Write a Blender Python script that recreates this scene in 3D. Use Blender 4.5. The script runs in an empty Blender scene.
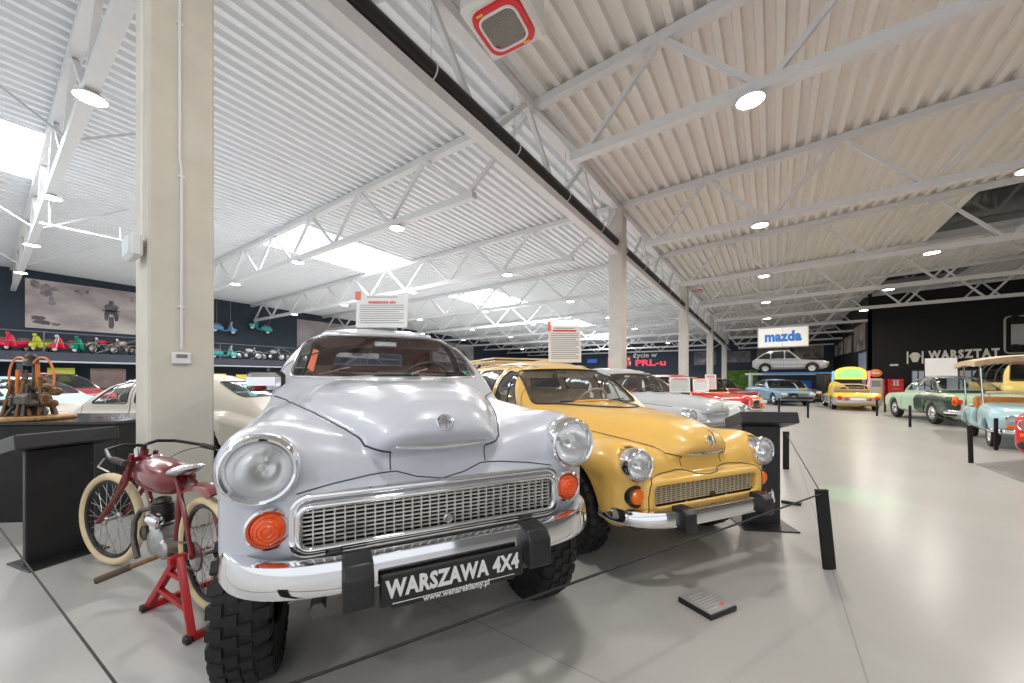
import bpy, bmesh, math, random
import numpy as np
from mathutils import Vector, Matrix, Euler
PI = math.pi
random.seed(7)
SC = bpy.context.scene
COL = SC.collection
# ------------------------------------------------------------------ camera, world, exposure
YAW = math.radians(35.0)      # the hall runs along +Y; the camera looks 35 degrees to the left of it
CAM_H = 1.36
FPX, HZ = 372.0, 379.0        # focal length and horizon row in photograph pixels
cam_data = bpy.data.cameras.new('camera')
cam = bpy.data.objects.new('camera', cam_data)
COL.objects.link(cam)
cam.location = (0, 0, CAM_H)
cam.rotation_euler = (PI / 2, 0, YAW)
cam_data.sensor_width = 36.0
cam_data.lens = FPX / 1024.0 * 36.0
cam_data.shift_y = (HZ - 341.5) / 1024.0
cam_data.clip_start = 0.05
cam_data.clip_end = 300
SC.camera = cam
SC.view_settings.view_transform = 'Standard'
SC.view_settings.look = 'None'
SC.view_settings.gamma = 1.0
SC.view_settings.use_curve_mapping = False
SC.view_settings.exposure = 0.0
world = bpy.data.worlds.new('world')
SC.world = world
world.use_nodes = True
world.node_tree.nodes['Background'].inputs[0].default_value = (0.93, 0.96, 1.0, 1)
world.node_tree.nodes['Background'].inputs[1].default_value = 1.05
LAMP_POWER = 190.0
SKY_POWER = 520.0

FWD = Vector((-math.sin(YAW), math.cos(YAW), 0))
RGT = Vector((math.cos(YAW), math.sin(YAW), 0))
def G(x, d, z=0.0):
    """a place given as metres right of / ahead of the camera stand, in world axes"""
    p = RGT * x + FWD * d
    return Vector((p.x, p.y, z))
def FL(px, py, z=0.0):
    """where the ray through a photograph pixel meets height z"""
    d = FPX * (CAM_H - z) / (py - HZ)
    return G((px - 512) / FPX * d, d, z)
def DP(px, py, d):
    return G((px - 512) / FPX * d, d, CAM_H - (py - HZ) / FPX * d)
def onx(px, py, x):
    """ray through a pixel meets the plane X = x (a wall along the hall)"""
    u = (px - 512) / FPX
    v = FWD + RGT * u
    t = x / v.x
    return Vector((x, v.y * t, CAM_H - (py - HZ) / FPX * t))
def ony(px, py, y):
    u = (px - 512) / FPX
    v = FWD + RGT * u
    t = y / v.y
    return Vector((v.x * t, y, CAM_H - (py - HZ) / FPX * t))

# ------------------------------------------------------------------ materials
MATS = {}
def mat(name, col, rough=0.5, metal=0.0, coat=0.0, noise=0.0, nscale=8.0, bump=0.0, spec=0.5, emit=0.0, trans=0.0, ior=1.45, alpha=1.0, col2=None, stretch=None):
    if name in MATS:
        return MATS[name]
    m = bpy.data.materials.new(name)
    m.use_nodes = True
    nt = m.node_tree
    b = nt.nodes['Principled BSDF']
    c = (col[0], col[1], col[2], 1)
    b.inputs['Base Color'].default_value = c
    b.inputs['Roughness'].default_value = rough
    b.inputs['Metallic'].default_value = metal
    b.inputs['Specular IOR Level'].default_value = spec
    b.inputs['Coat Weight'].default_value = coat
    b.inputs['Coat Roughness'].default_value = 0.03
    b.inputs['IOR'].default_value = ior
    b.inputs['Transmission Weight'].default_value = trans
    b.inputs['Alpha'].default_value = alpha
    if emit:
        b.inputs['Emission Color'].default_value = c
        b.inputs['Emission Strength'].default_value = emit
    if noise or bump or col2:
        tc = nt.nodes.new('ShaderNodeTexCoord')
        mp = nt.nodes.new('ShaderNodeMapping')
        if stretch:
            mp.inputs['Scale'].default_value = stretch
        nt.links.new(tc.outputs['Object'], mp.inputs['Vector'])
        n = nt.nodes.new('ShaderNodeTexNoise')
        n.inputs['Scale'].default_value = nscale
        n.inputs['Detail'].default_value = 5
        nt.links.new(mp.outputs['Vector'], n.inputs['Vector'])
        if noise or col2:
            r = nt.nodes.new('ShaderNodeValToRGB')
            k = noise
            r.color_ramp.elements[0].position = 0.3
            r.color_ramp.elements[1].position = 0.7
            r.color_ramp.elements[0].color = c if col2 else (c[0] * (1 - k), c[1] * (1 - k), c[2] * (1 - k), 1)
            r.color_ramp.elements[1].color = (col2[0], col2[1], col2[2], 1) if col2 else (min(1, c[0] * (1 + k)), min(1, c[1] * (1 + k)), min(1, c[2] * (1 + k)), 1)
            nt.links.new(n.outputs['Fac'], r.inputs['Fac'])
            nt.links.new(r.outputs['Color'], b.inputs['Base Color'])
        if bump:
            bp = nt.nodes.new('ShaderNodeBump')
            bp.inputs['Strength'].default_value = bump
            bp.inputs['Distance'].default_value = 0.02
            nt.links.new(n.outputs['Fac'], bp.inputs['Height'])
            nt.links.new(bp.outputs['Normal'], b.inputs['Normal'])
    MATS[name] = m
    return m
def paint(name, col, rough=0.28):
    return mat('paint ' + name, col, rough, coat=0.6, noise=0.02, nscale=3)
def glass(name='window glass', tint=(0.75, 0.82, 0.82), k=0.86, milk=0.0):
    """thin pane: mostly see-through with a mirror sheen at grazing angles"""
    if name in MATS:
        return MATS[name]
    m = bpy.data.materials.new(name)
    m.use_nodes = True
    nt = m.node_tree
    nt.nodes.clear()
    o = nt.nodes.new('ShaderNodeOutputMaterial')
    t = nt.nodes.new('ShaderNodeBsdfTransparent')
    t.inputs[0].default_value = (tint[0] * k / 0.72, tint[1] * k / 0.72, tint[2] * k / 0.72, 1)
    g = nt.nodes.new('ShaderNodeBsdfGlossy')
    g.inputs['Roughness'].default_value = 0.02
    lw = nt.nodes.new('ShaderNodeLayerWeight')
    lw.inputs['Blend'].default_value = 0.5
    pw = nt.nodes.new('ShaderNodeMath')
    pw.operation = 'POWER'
    pw.inputs[1].default_value = 4.0
    nt.links.new(lw.outputs['Facing'], pw.inputs[0])
    f = nt.nodes.new('ShaderNodeMath')
    f.operation = 'MULTIPLY_ADD'
    f.inputs[1].default_value = 0.85
    f.inputs[2].default_value = 0.05
    nt.links.new(pw.outputs[0], f.inputs[0])
    n = nt.nodes.new('ShaderNodeTexNoise')
    n.inputs['Scale'].default_value = 2.0
    mx = nt.nodes.new('ShaderNodeMixShader')
    nt.links.new(f.outputs[0], mx.inputs[0])
    nt.links.new(t.outputs[0], mx.inputs[1])
    nt.links.new(g.outputs[0], mx.inputs[2])
    last = mx
    if milk:
        d = nt.nodes.new('ShaderNodeBsdfDiffuse')
        d.inputs[0].default_value = (0.9, 0.92, 0.93, 1)
        w = nt.nodes.new('ShaderNodeTexWave')
        w.inputs['Scale'].default_value = 14.0
        tc = nt.nodes.new('ShaderNodeTexCoord')
        nt.links.new(tc.outputs['Object'], w.inputs['Vector'])
        bp = nt.nodes.new('ShaderNodeBump')
        bp.inputs['Strength'].default_value = 0.3
        bp.inputs['Distance'].default_value = 0.01
        nt.links.new(w.outputs['Fac'], bp.inputs['Height'])
        nt.links.new(bp.outputs['Normal'], g.inputs['Normal'])
        last = nt.nodes.new('ShaderNodeMixShader')
        last.inputs[0].default_value = milk
        nt.links.new(mx.outputs[0], last.inputs[1])
        nt.links.new(d.outputs[0], last.inputs[2])
    nt.links.new(last.outputs[0], o.inputs[0])
    MATS[name] = m
    return m

CHROME = mat('chrome', (0.86, 0.87, 0.89), 0.06, 1.0, noise=0.03)
STEEL = mat('brushed steel', (0.6, 0.6, 0.6), 0.3, 1.0, noise=0.1, nscale=30)
IRON = mat('dark iron', (0.12, 0.11, 0.1), 0.45, 0.7, noise=0.3, nscale=20)
RUSTY = mat('brown oily metal', (0.2, 0.11, 0.05), 0.6, 0.4, noise=0.4, nscale=14)
RUBBER = mat('black rubber', (0.016, 0.016, 0.017), 0.62, noise=0.2, nscale=12, bump=0.1)
GASKET = mat('rubber gasket', (0.03, 0.03, 0.03), 0.5, noise=0.1)
BLACKPAINT = mat('satin black paint', (0.018, 0.018, 0.02), 0.42, noise=0.15, nscale=5)
BLACKMAT = mat('matt black', (0.012, 0.012, 0.012), 0.75, noise=0.2)
PLASTIC = mat('black plastic', (0.02, 0.02, 0.022), 0.38, noise=0.15, nscale=40, bump=0.05)
WHITE = mat('white paint', (0.8, 0.8, 0.8), 0.45, noise=0.02)
PAPER = mat('white paper', (0.86, 0.86, 0.85), 0.7, noise=0.01)
INKRED = mat('red ink', (0.8, 0.08, 0.05), 0.7, noise=0.03)
INKGREY = mat('grey ink', (0.25, 0.25, 0.26), 0.7, noise=0.05)
GLASS = glass('window glass', (0.93, 0.95, 0.94), 0.72)
LAMPGLASS = glass('lamp glass', (0.95, 0.96, 0.97), 0.72, 0.14)
AMBER = mat('orange lamp lens', (0.95, 0.2, 0.01), 0.18, coat=0.5, noise=0.08, nscale=60, bump=0.15)
REDLENS = mat('red orange lamp lens', (0.88, 0.10, 0.015), 0.18, coat=0.5, noise=0.08, nscale=60, bump=0.15)
REDGLASS = mat('red tail lamp', (0.7, 0.02, 0.02), 0.2, coat=0.5, noise=0.05)
LENS = mat('fluted lamp glass', (0.9, 0.93, 0.95), 0.12, trans=0.85, noise=0.03, nscale=40, bump=0.25, stretch=(6, 6, 0.6))
TAN = mat('tan leatherette', (0.36, 0.25, 0.16), 0.55, noise=0.12)
TRIMBROWN = mat('brown grey lining', (0.26, 0.15, 0.125), 0.8, noise=0.1)
TRIMGREY = mat('pale grey lining', (0.58, 0.55, 0.5), 0.8, noise=0.08)

# ------------------------------------------------------------------ object bookkeeping
def tag(o, label=None, cat=None, group=None, kind=None):
    if label: o['label'] = label
    if cat: o['category'] = cat
    if group: o['group'] = group
    if kind: o['kind'] = kind
    return o
def empty(name, loc=(0, 0, 0), rz=0.0, label=None, cat=None, group=None, kind=None, parent=None):
    o = bpy.data.objects.new(name, None)
    COL.objects.link(o)
    o.empty_display_size = 0.1
    o.location = loc
    o.rotation_euler = (0, 0, rz)
    if parent: o.parent = parent
    return tag(o, label, cat, group, kind)
def copy_tree(o, parent=None):
    c = o.copy()
    COL.objects.link(c)
    if parent: c.parent = parent
    for ch in list(o.children):
        copy_tree(ch, c)
    return c

# ------------------------------------------------------------------ mesh collector
class MB:
    def __init__(self):
        self.v, self.f, self.mi = [], [], []
        self.M = Matrix.Identity(4)
        self.m = 0
    def xf(self, loc=(0, 0, 0), rot=(0, 0, 0), scale=(1, 1, 1)):
        self.M = Matrix.LocRotScale(Vector(loc), Euler(rot), Vector(scale))
        return self
    def add(self, vs, fs):
        n = len(self.v)
        M = self.M
        self.v += [tuple(M @ Vector(p)) for p in vs]
        self.f += [tuple(i + n for i in f) for f in fs]
        self.mi += [self.m] * len(fs)
        return self
    def box(self, c, s, bev=0.0):
        x, y, z = (k / 2 for k in s)
        if bev <= 0:
            vs = [(c[0] + i * x, c[1] + j * y, c[2] + k * z) for i in (-1, 1) for j in (-1, 1) for k in (-1, 1)]
            return self.add(vs, [(0, 1, 3, 2), (4, 6, 7, 5), (0, 4, 5, 1), (2, 3, 7, 6), (0, 2, 6, 4), (1, 5, 7, 3)])
        b = min(bev, x * 0.99, y * 0.99, z * 0.99)
        vs, ix = [], {}
        for i in (-1, 1):
            for j in (-1, 1):
                for k in (-1, 1):
                    for a in range(3):
                        q = [i * (x - b), j * (y - b), k * (z - b)]
                        q[a] = (i * x, j * y, k * z)[a]
                        ix[(i, j, k, a)] = len(vs)
                        vs.append((c[0] + q[0], c[1] + q[1], c[2] + q[2]))
        fs = []
        for s_ in (-1, 1):
            fs.append([ix[(s_, -1, -1, 0)], ix[(s_, 1, -1, 0)], ix[(s_, 1, 1, 0)], ix[(s_, -1, 1, 0)]][::s_])
            fs.append([ix[(-1, s_, -1, 1)], ix[(1, s_, -1, 1)], ix[(1, s_, 1, 1)], ix[(-1, s_, 1, 1)]][::-s_])
            fs.append([ix[(-1, -1, s_, 2)], ix[(1, -1, s_, 2)], ix[(1, 1, s_, 2)], ix[(-1, 1, s_, 2)]][::s_])
        for i in (-1, 1):
            for j in (-1, 1):
                fs.append([ix[(i, j, -1, 0)], ix[(i, j, -1, 1)], ix[(i, j, 1, 1)], ix[(i, j, 1, 0)]][::i * j])
                fs.append([ix[(i, -1, j, 0)], ix[(i, 1, j, 0)], ix[(i, 1, j, 2)], ix[(i, -1, j, 2)]][::i * j])
                fs.append([ix[(-1, i, j, 1)], ix[(-1, i, j, 2)], ix[(1, i, j, 2)], ix[(1, i, j, 1)]][::i * j])
                for k in (-1, 1):
                    fs.append([ix[(i, j, k, 0)], ix[(i, j, k, 1)], ix[(i, j, k, 2)]][::i * j * k])
        return self.add(vs, [tuple(f) for f in fs])
    def tube(self, pts, r, seg=10, closed=False, cap=True, up=None, flat=1.0):
        """round bar along a polyline; r may be a list; flat squashes the section across the up vector"""
        P = [Vector(p) for p in pts]
        n = len(P)
        rs = r if isinstance(r, (list, tuple)) else [r] * n
        vs, fs = [], []
        prev = None
        for i in range(n):
            a = P[(i - 1) % n] if (closed or i > 0) else P[i]
            b = P[(i + 1) % n] if (closed or i < n - 1) else P[i]
            t = (b - a)
            if t.length < 1e-9: t = Vector((0, 0, 1))
            t.normalize()
            if up is not None:
                u = Vector(up) - t * t.dot(Vector(up))
            elif prev is None:
                u = Vector((0, 0, 1)) if abs(t.z) < 0.9 else Vector((1, 0, 0))
                u = u - t * t.dot(u)
            else:
                u = prev - t * t.dot(prev)
            if u.length < 1e-6:
                u = t.orthogonal()
            u.normalize()
            prev = u
            w = t.cross(u)
            for k in range(seg):
                an = 2 * PI * (k + 0.5) / seg
                vs.append(P[i] + (u * math.cos(an) * flat + w * math.sin(an)) * rs[i])
        m = n if closed else n - 1
        for i in range(m):
            for k in range(seg):
                a, b = i * seg + k, i * seg + (k + 1) % seg
                c, d = ((i + 1) % n) * seg + (k + 1) % seg, ((i + 1) % n) * seg + k
                fs.append((a, b, c, d))
        if cap and not closed:
            fs.append(tuple(range(seg))[::-1])
            fs.append(tuple((n - 1) * seg + k for k in range(seg)))
        return self.add(vs, fs)
    def lathe(self, prof, c=(0, 0, 0), axis='z', seg=32, closed=False):
        """prof: (radius, height) pairs turned about an axis through c"""
        vs, fs = [], []
        for (r, h) in prof:
            for k in range(seg):
                a = 2 * PI * k / seg
                x, y = r * math.cos(a), r * math.sin(a)
                if axis == 'z': p = (x, y, h)
                elif axis == 'y': p = (x, h, -y)
                else: p = (h, x, y)
                vs.append((p[0] + c[0], p[1] + c[1], p[2] + c[2]))
        n = len(prof)
        for i in range(n if closed else n - 1):
            for k in range(seg):
                a, b = i * seg + k, i * seg + (k + 1) % seg
                e, d = ((i + 1) % n) * seg + (k + 1) % seg, ((i + 1) % n) * seg + k
                fs.append((a, b, e, d))
        return self.add(vs, fs)
    def prism(self, poly, h0, h1, axis='y'):
        """outline extruded; axis 'y': poly in (x,z), 'x': poly in (y,z), 'z': poly in (x,y)"""
        n = len(poly)
        def P(a, b, h):
            return {'y': (a, h, b), 'x': (h, a, b), 'z': (a, b, h)}[axis]
        vs = [P(a, b, h0) for a, b in poly] + [P(a, b, h1) for a, b in poly]
        fs = [tuple(range(n)), tuple(range(2 * n - 1, n - 1, -1))]
        fs += [(i, i + n, (i + 1) % n + n, (i + 1) % n) for i in range(n)]
        return self.add(vs, fs)
    def beam(self, a, b, w, h, up=(0, 0, 1)):
        """square bar from a to b"""
        a, b = Vector(a), Vector(b)
        t = (b - a).normalized()
        u = Vector(up) - t * t.dot(Vector(up))
        if u.length < 1e-4: u = t.orthogonal()
        u.normalize()
        s = t.cross(u)
        vs = []
        for p in (a, b):
            for i, j in ((-1, -1), (1, -1), (1, 1), (-1, 1)):
                vs.append(p + s * (i * w / 2) + u * (j * h / 2))
        return self.add(vs, [(3, 2, 1, 0), (4, 5, 6, 7), (0, 1, 5, 4), (1, 2, 6, 5), (2, 3, 7, 6), (3, 0, 4, 7)])
    def ball(self, c, r, seg=16, sc=(1, 1, 1)):
        vs, fs = [], []
        rings = max(4, seg // 2)
        for i in range(rings + 1):
            th = PI * i / rings
            for k in range(seg):
                a = 2 * PI * k / seg
                vs.append((c[0] + r * sc[0] * math.sin(th) * math.cos(a), c[1] + r * sc[1] * math.sin(th) * math.sin(a), c[2] + r * sc[2] * math.cos(th)))
        for i in range(rings):
            for k in range(seg):
                fs.append((i * seg + k, (i + 1) * seg + k, (i + 1) * seg + (k + 1) % seg, i * seg + (k + 1) % seg))
        return self.add(vs, fs)
    def build(self, name, mats, parent=None, smooth=None, auto=35, bev=0.0, bseg=2):
        me = bpy.data.meshes.new(name)
        me.from_pydata([tuple(p) for p in self.v], [], self.f)
        mats = mats if isinstance(mats, (list, tuple)) else [mats]
        for k in mats: me.materials.append(k)
        if len(mats) > 1:
            me.polygons.foreach_set('material_index', self.mi)
        bm = bmesh.new()
        bm.from_mesh(me)
        bmesh.ops.remove_doubles(bm, verts=bm.verts, dist=1e-5)
        bmesh.ops.recalc_face_normals(bm, faces=bm.faces)
        if bev:
            ed = [e for e in bm.edges if len(e.link_faces) == 2 and e.calc_face_angle(0) > 0.5]
            bmesh.ops.bevel(bm, geom=ed, offset=bev, segments=bseg, affect='EDGES', profile=0.6, clamp_overlap=True)
        if smooth is not False:
            for f in bm.faces: f.smooth = True
            lim = math.radians(auto)
            for e in bm.edges:
                if len(e.link_faces) == 2 and e.calc_face_angle(0) > lim:
                    e.smooth = False
        bm.to_mesh(me)
        bm.free()
        o = bpy.data.objects.new(name, me)
        COL.objects.link(o)
        if parent: o.parent = parent
        return o

def np_mesh(name, V, Fq, mats, parent=None, mi=None, N=None):
    me = bpy.data.meshes.new(name)
    me.from_pydata(V.tolist(), [], Fq.tolist() if hasattr(Fq, 'tolist') else Fq)
    for k in (mats if isinstance(mats, (list, tuple)) else [mats]): me.materials.append(k)
    me.polygons.foreach_set('use_smooth', [True] * len(me.polygons))
    if mi is not None: me.polygons.foreach_set('material_index', mi)
    me.update()
    if N is not None: me.normals_split_custom_set_from_vertices(N.tolist())
    o = bpy.data.objects.new(name, me)
    COL.objects.link(o)
    if parent: o.parent = parent
    return o

def text_mesh(body, size, depth=0.004, bold=0.0, xs=1.0, align='CENTER', spacing=1.0):
    cu = bpy.data.curves.new('lettering', 'FONT')
    cu.body = body
    cu.size = size
    cu.extrude = depth
    cu.offset = bold
    cu.align_x = align
    cu.align_y = 'CENTER'
    cu.space_character = spacing
    cu.resolution_u = 2
    o = bpy.data.objects.new('lettering', cu)
    COL.objects.link(o)
    dg = bpy.context.evaluated_depsgraph_get()
    me = bpy.data.meshes.new_from_object(o.evaluated_get(dg))
    bpy.data.objects.remove(o)
    bpy.data.curves.remove(cu)
    if xs != 1.0:
        me.transform(Matrix.Diagonal((xs, 1, 1, 1)))
    return me
def text_obj(name, body, size, m, parent=None, loc=(0, 0, 0), rot=(PI / 2, 0, 0), **kw):
    me = text_mesh(body, size, **kw)
    me.materials.clear()
    me.materials.append(m)
    o = bpy.data.objects.new(name, me)
    COL.objects.link(o)
    if parent: o.parent = parent
    o.location = loc
    o.rotation_euler = rot
    return o
# ------------------------------------------------------------------ implicit car bodies (surface nets)
def smin(a, b, k):
    h = np.clip(0.5 + 0.5 * (b - a) / k, 0, 1)
    return b * (1 - h) + a * h - k * h * (1 - h)
def smax(a, b, k):
    return -smin(-a, -b, k)
def rbox(X, Y, Z, c, s, r):
    qx, qy, qz = np.abs(X - c[0]) - s[0] + r, np.abs(Y - c[1]) - s[1] + r, np.abs(Z - c[2]) - s[2] + r
    return np.sqrt(np.maximum(qx, 0) ** 2 + np.maximum(qy, 0) ** 2 + np.maximum(qz, 0) ** 2) + np.minimum(np.maximum(np.maximum(qx, qy), qz), 0) - r
def ellip(X, Y, Z, c, s):
    k = np.sqrt(((X - c[0]) / s[0]) ** 2 + ((Y - c[1]) / s[1]) ** 2 + ((Z - c[2]) / s[2]) ** 2)
    return (k - 1) * min(s)
def itp(Y, tab, col):
    t = np.array(tab, float)
    return np.interp(Y, t[:, 0], t[:, col])
def loft(X, Y, Z, tab, zb, n):
    """half-arch section: width and crown height follow tab rows (y, half width, crown z)"""
    t = np.array(tab, float)
    W = np.interp(Y, t[:, 0], t[:, 1])
    H = np.maximum(np.interp(Y, t[:, 0], t[:, 2]) - zb, 0.02)
    k = ((np.abs(X) / W) ** n + (np.maximum(Z - zb, 0) / H) ** n) ** (1.0 / n)
    d = (k - 1) * np.minimum(W, H)
    d = np.maximum(d, zb - 0.25 - Z)
    return np.maximum(d, np.maximum(t[0, 0] - Y, Y - t[-1, 0]))
def slab(X, Y, Z, tab, r, dip=None):
    """boxy section with rounded edges: tab rows (y, half width, bottom, top)"""
    t = np.array(tab, float)
    W = np.interp(Y, t[:, 0], t[:, 1])
    zb = np.interp(Y, t[:, 0], t[:, 2])
    zt = np.interp(Y, t[:, 0], t[:, 3])
    if dip is not None:
        zt = zt - dip
    y0, y1 = t[0, 0], t[-1, 0]
    qx = np.abs(X) - W + r
    qz = np.abs(Z - (zb + zt) / 2) - (zt - zb) / 2 + r
    qy = np.abs(Y - (y0 + y1) / 2) - (y1 - y0) / 2 + r
    return np.sqrt(np.maximum(qx, 0) ** 2 + np.maximum(qy, 0) ** 2 + np.maximum(qz, 0) ** 2) + np.minimum(np.maximum(np.maximum(qx, qy), qz), 0) - r

class Field:
    def __init__(self, fn, lo, hi, h):
        nx = int(math.ceil(hi[0] / h)) + 2
        ys = np.arange(lo[1] - 2 * h, hi[1] + 2 * h, h, dtype=np.float32)
        zs = np.arange(lo[2] - 2 * h, hi[2] + 2 * h, h, dtype=np.float32)
        xs = (np.arange(nx, dtype=np.float32) + 0.5) * np.float32(h)
        X, Y, Z = xs[:, None, None], ys[None, :, None], zs[None, None, :]
        half = np.broadcast_to(fn(X, Y, Z), (nx, len(ys), len(zs))).astype(np.float32)
        self.F = np.concatenate([half[::-1], half], 0)
        self.o = np.array([-xs[-1], ys[0], zs[0]])
        self.h = h
        self.hi = self.o + h * (np.array(self.F.shape) - 1)
    def at(self, P):
        q = (P - self.o) / self.h
        i = np.clip(np.floor(q).astype(int), 0, np.array(self.F.shape) - 2)
        t = np.clip(q - i, 0, 1)
        r = 0
        for a in (0, 1):
            for b in (0, 1):
                for c in (0, 1):
                    w = (t[:, 0] if a else 1 - t[:, 0]) * (t[:, 1] if b else 1 - t[:, 1]) * (t[:, 2] if c else 1 - t[:, 2])
                    r = r + w * self.F[i[:, 0] + a, i[:, 1] + b, i[:, 2] + c]
        return r
    def grad(self, P):
        g = np.zeros_like(P)
        for a in range(3):
            e = np.zeros(3)
            e[a] = self.h
            g[:, a] = (self.at(P + e) - self.at(P - e)) / (2 * self.h)
        return g
    def nets(self):
        F = self.F
        S = F < 0
        n = np.zeros(tuple(k - 1 for k in F.shape), np.uint8)
        for a in (0, 1):
            for b in (0, 1):
                for c in (0, 1):
                    n += S[a:F.shape[0] - 1 + a, b:F.shape[1] - 1 + b, c:F.shape[2] - 1 + c]
        cells = np.argwhere((n > 0) & (n < 8))
        ID = np.full(n.shape, -1, np.int32)
        ID[tuple(cells.T)] = np.arange(len(cells))
        acc = np.zeros((len(cells), 3))
        cnt = np.zeros(len(cells))
        corner = [(a, b, c) for a in (0, 1) for b in (0, 1) for c in (0, 1)]
        val = {k: F[cells[:, 0] + k[0], cells[:, 1] + k[1], cells[:, 2] + k[2]] for k in corner}
        for k in corner:
            for ax in range(3):
                if k[ax] == 0:
                    k2 = list(k)
                    k2[ax] = 1
                    v0, v1 = val[k], val[tuple(k2)]
                    m = (v0 < 0) != (v1 < 0)
                    t = np.where(m, v0 / np.where(m, v0 - v1, 1), 0)
                    p = np.zeros((len(cells), 3)) + np.array(k)
                    p[:, ax] = t
                    acc += p * m[:, None]
                    cnt += m
        V = self.o + self.h * (cells + acc / cnt[:, None])
        quads = []
        for ax in range(3):
            sl0 = [slice(None)] * 3
            sl1 = [slice(None)] * 3
            sl0[ax] = slice(0, -1)
            sl1[ax] = slice(1, None)
            e = np.argwhere(S[tuple(sl0)] != S[tuple(sl1)])
            b, c = (ax + 1) % 3, (ax + 2) % 3
            ok = (e[:, b] > 0) & (e[:, c] > 0) & (e[:, b] < F.shape[b] - 1) & (e[:, c] < F.shape[c] - 1)
            e = e[ok]
            db, dc = np.zeros(3, int), np.zeros(3, int)
            db[b] = 1
            dc[c] = 1
            q = np.stack([ID[tuple((e - db - dc).T)], ID[tuple((e - dc).T)], ID[tuple(e.T)], ID[tuple((e - db).T)]], 1)
            flip = ~S[tuple(e.T)]
            q[flip] = q[flip][:, ::-1]
            quads.append(q)
        Q = np.concatenate(quads)
        for _ in range(2):
            g = self.grad(V)
            g2 = np.maximum((g ** 2).sum(1), 0.05)
            st = g * (self.at(V) / g2)[:, None]
            st = np.clip(st, -self.h, self.h)
            V = V - st
        return V, Q
    def cast(self, P0, d, maxd, n=260):
        """first hit from P0 along d"""
        P0 = np.atleast_2d(P0)
        d = np.array(d, float)
        ts = np.linspace(0, maxd, n)
        vals = np.stack([self.at(P0 + d * t) for t in ts], 1)
        hit = vals < 0
        k = np.argmax(hit, 1)
        ok = hit.any(1) & (k > 0)
        k = np.clip(k, 1, n - 1)
        r = np.arange(len(P0))
        v0, v1 = vals[r, k - 1], vals[r, k]
        t = ts[k - 1] + (ts[k] - ts[k - 1]) * v0 / np.where(np.abs(v0 - v1) < 1e-9, 1, v0 - v1)
        return P0 + d * t[:, None], ok

def round_poly(pts, r, n=5):
    out = []
    N = len(pts)
    for i in range(N):
        p, a, b = np.array(pts[i], float), np.array(pts[i - 1], float), np.array(pts[(i + 1) % N], float)
        rr = r[i] if isinstance(r, (list, tuple)) else r
        la, lb = np.linalg.norm(a - p), np.linalg.norm(b - p)
        k = min(rr, la * 0.48, lb * 0.48)
        A, B = p + (a - p) / la * k, p + (b - p) / lb * k
        for j in range(n + 1):
            t = j / n
            out.append((1 - t) ** 2 * A + 2 * t * (1 - t) * p + t * t * B)
    return np.array(out)
def dense(poly, step, closed=True):
    P = np.array(poly, float)
    out = []
    N = len(P)
    for i in range(N if closed else N - 1):
        a, b = P[i], P[(i + 1) % N]
        n = max(1, int(np.linalg.norm(b - a) / step))
        for j in range(n):
            out.append(a + (b - a) * j / n)
    if not closed: out.append(P[-1])
    return np.array(out)
def inside(poly, p):
    r = np.zeros(len(p), bool)
    N = len(poly)
    for i in range(N):
        a, b = poly[i], poly[(i + 1) % N]
        c = (a[1] > p[:, 1]) != (b[1] > p[:, 1])
        if b[1] != a[1]:
            r ^= c & (p[:, 0] < (b[0] - a[0]) * (p[:, 1] - a[1]) / (b[1] - a[1]) + a[0])
    return r
def closest(poly, p):
    best = np.full(len(p), 1e9)
    out = p.copy()
    N = len(poly)
    for i in range(N):
        a, b = poly[i], poly[(i + 1) % N]
        ab = b - a
        t = np.clip(((p - a) @ ab) / max(ab @ ab, 1e-12), 0, 1)
        q = a + t[:, None] * ab
        d = np.linalg.norm(p - q, axis=1)
        m = d < best
        best[m] = d[m]
        out[m] = q[m]
    return best, out

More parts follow.
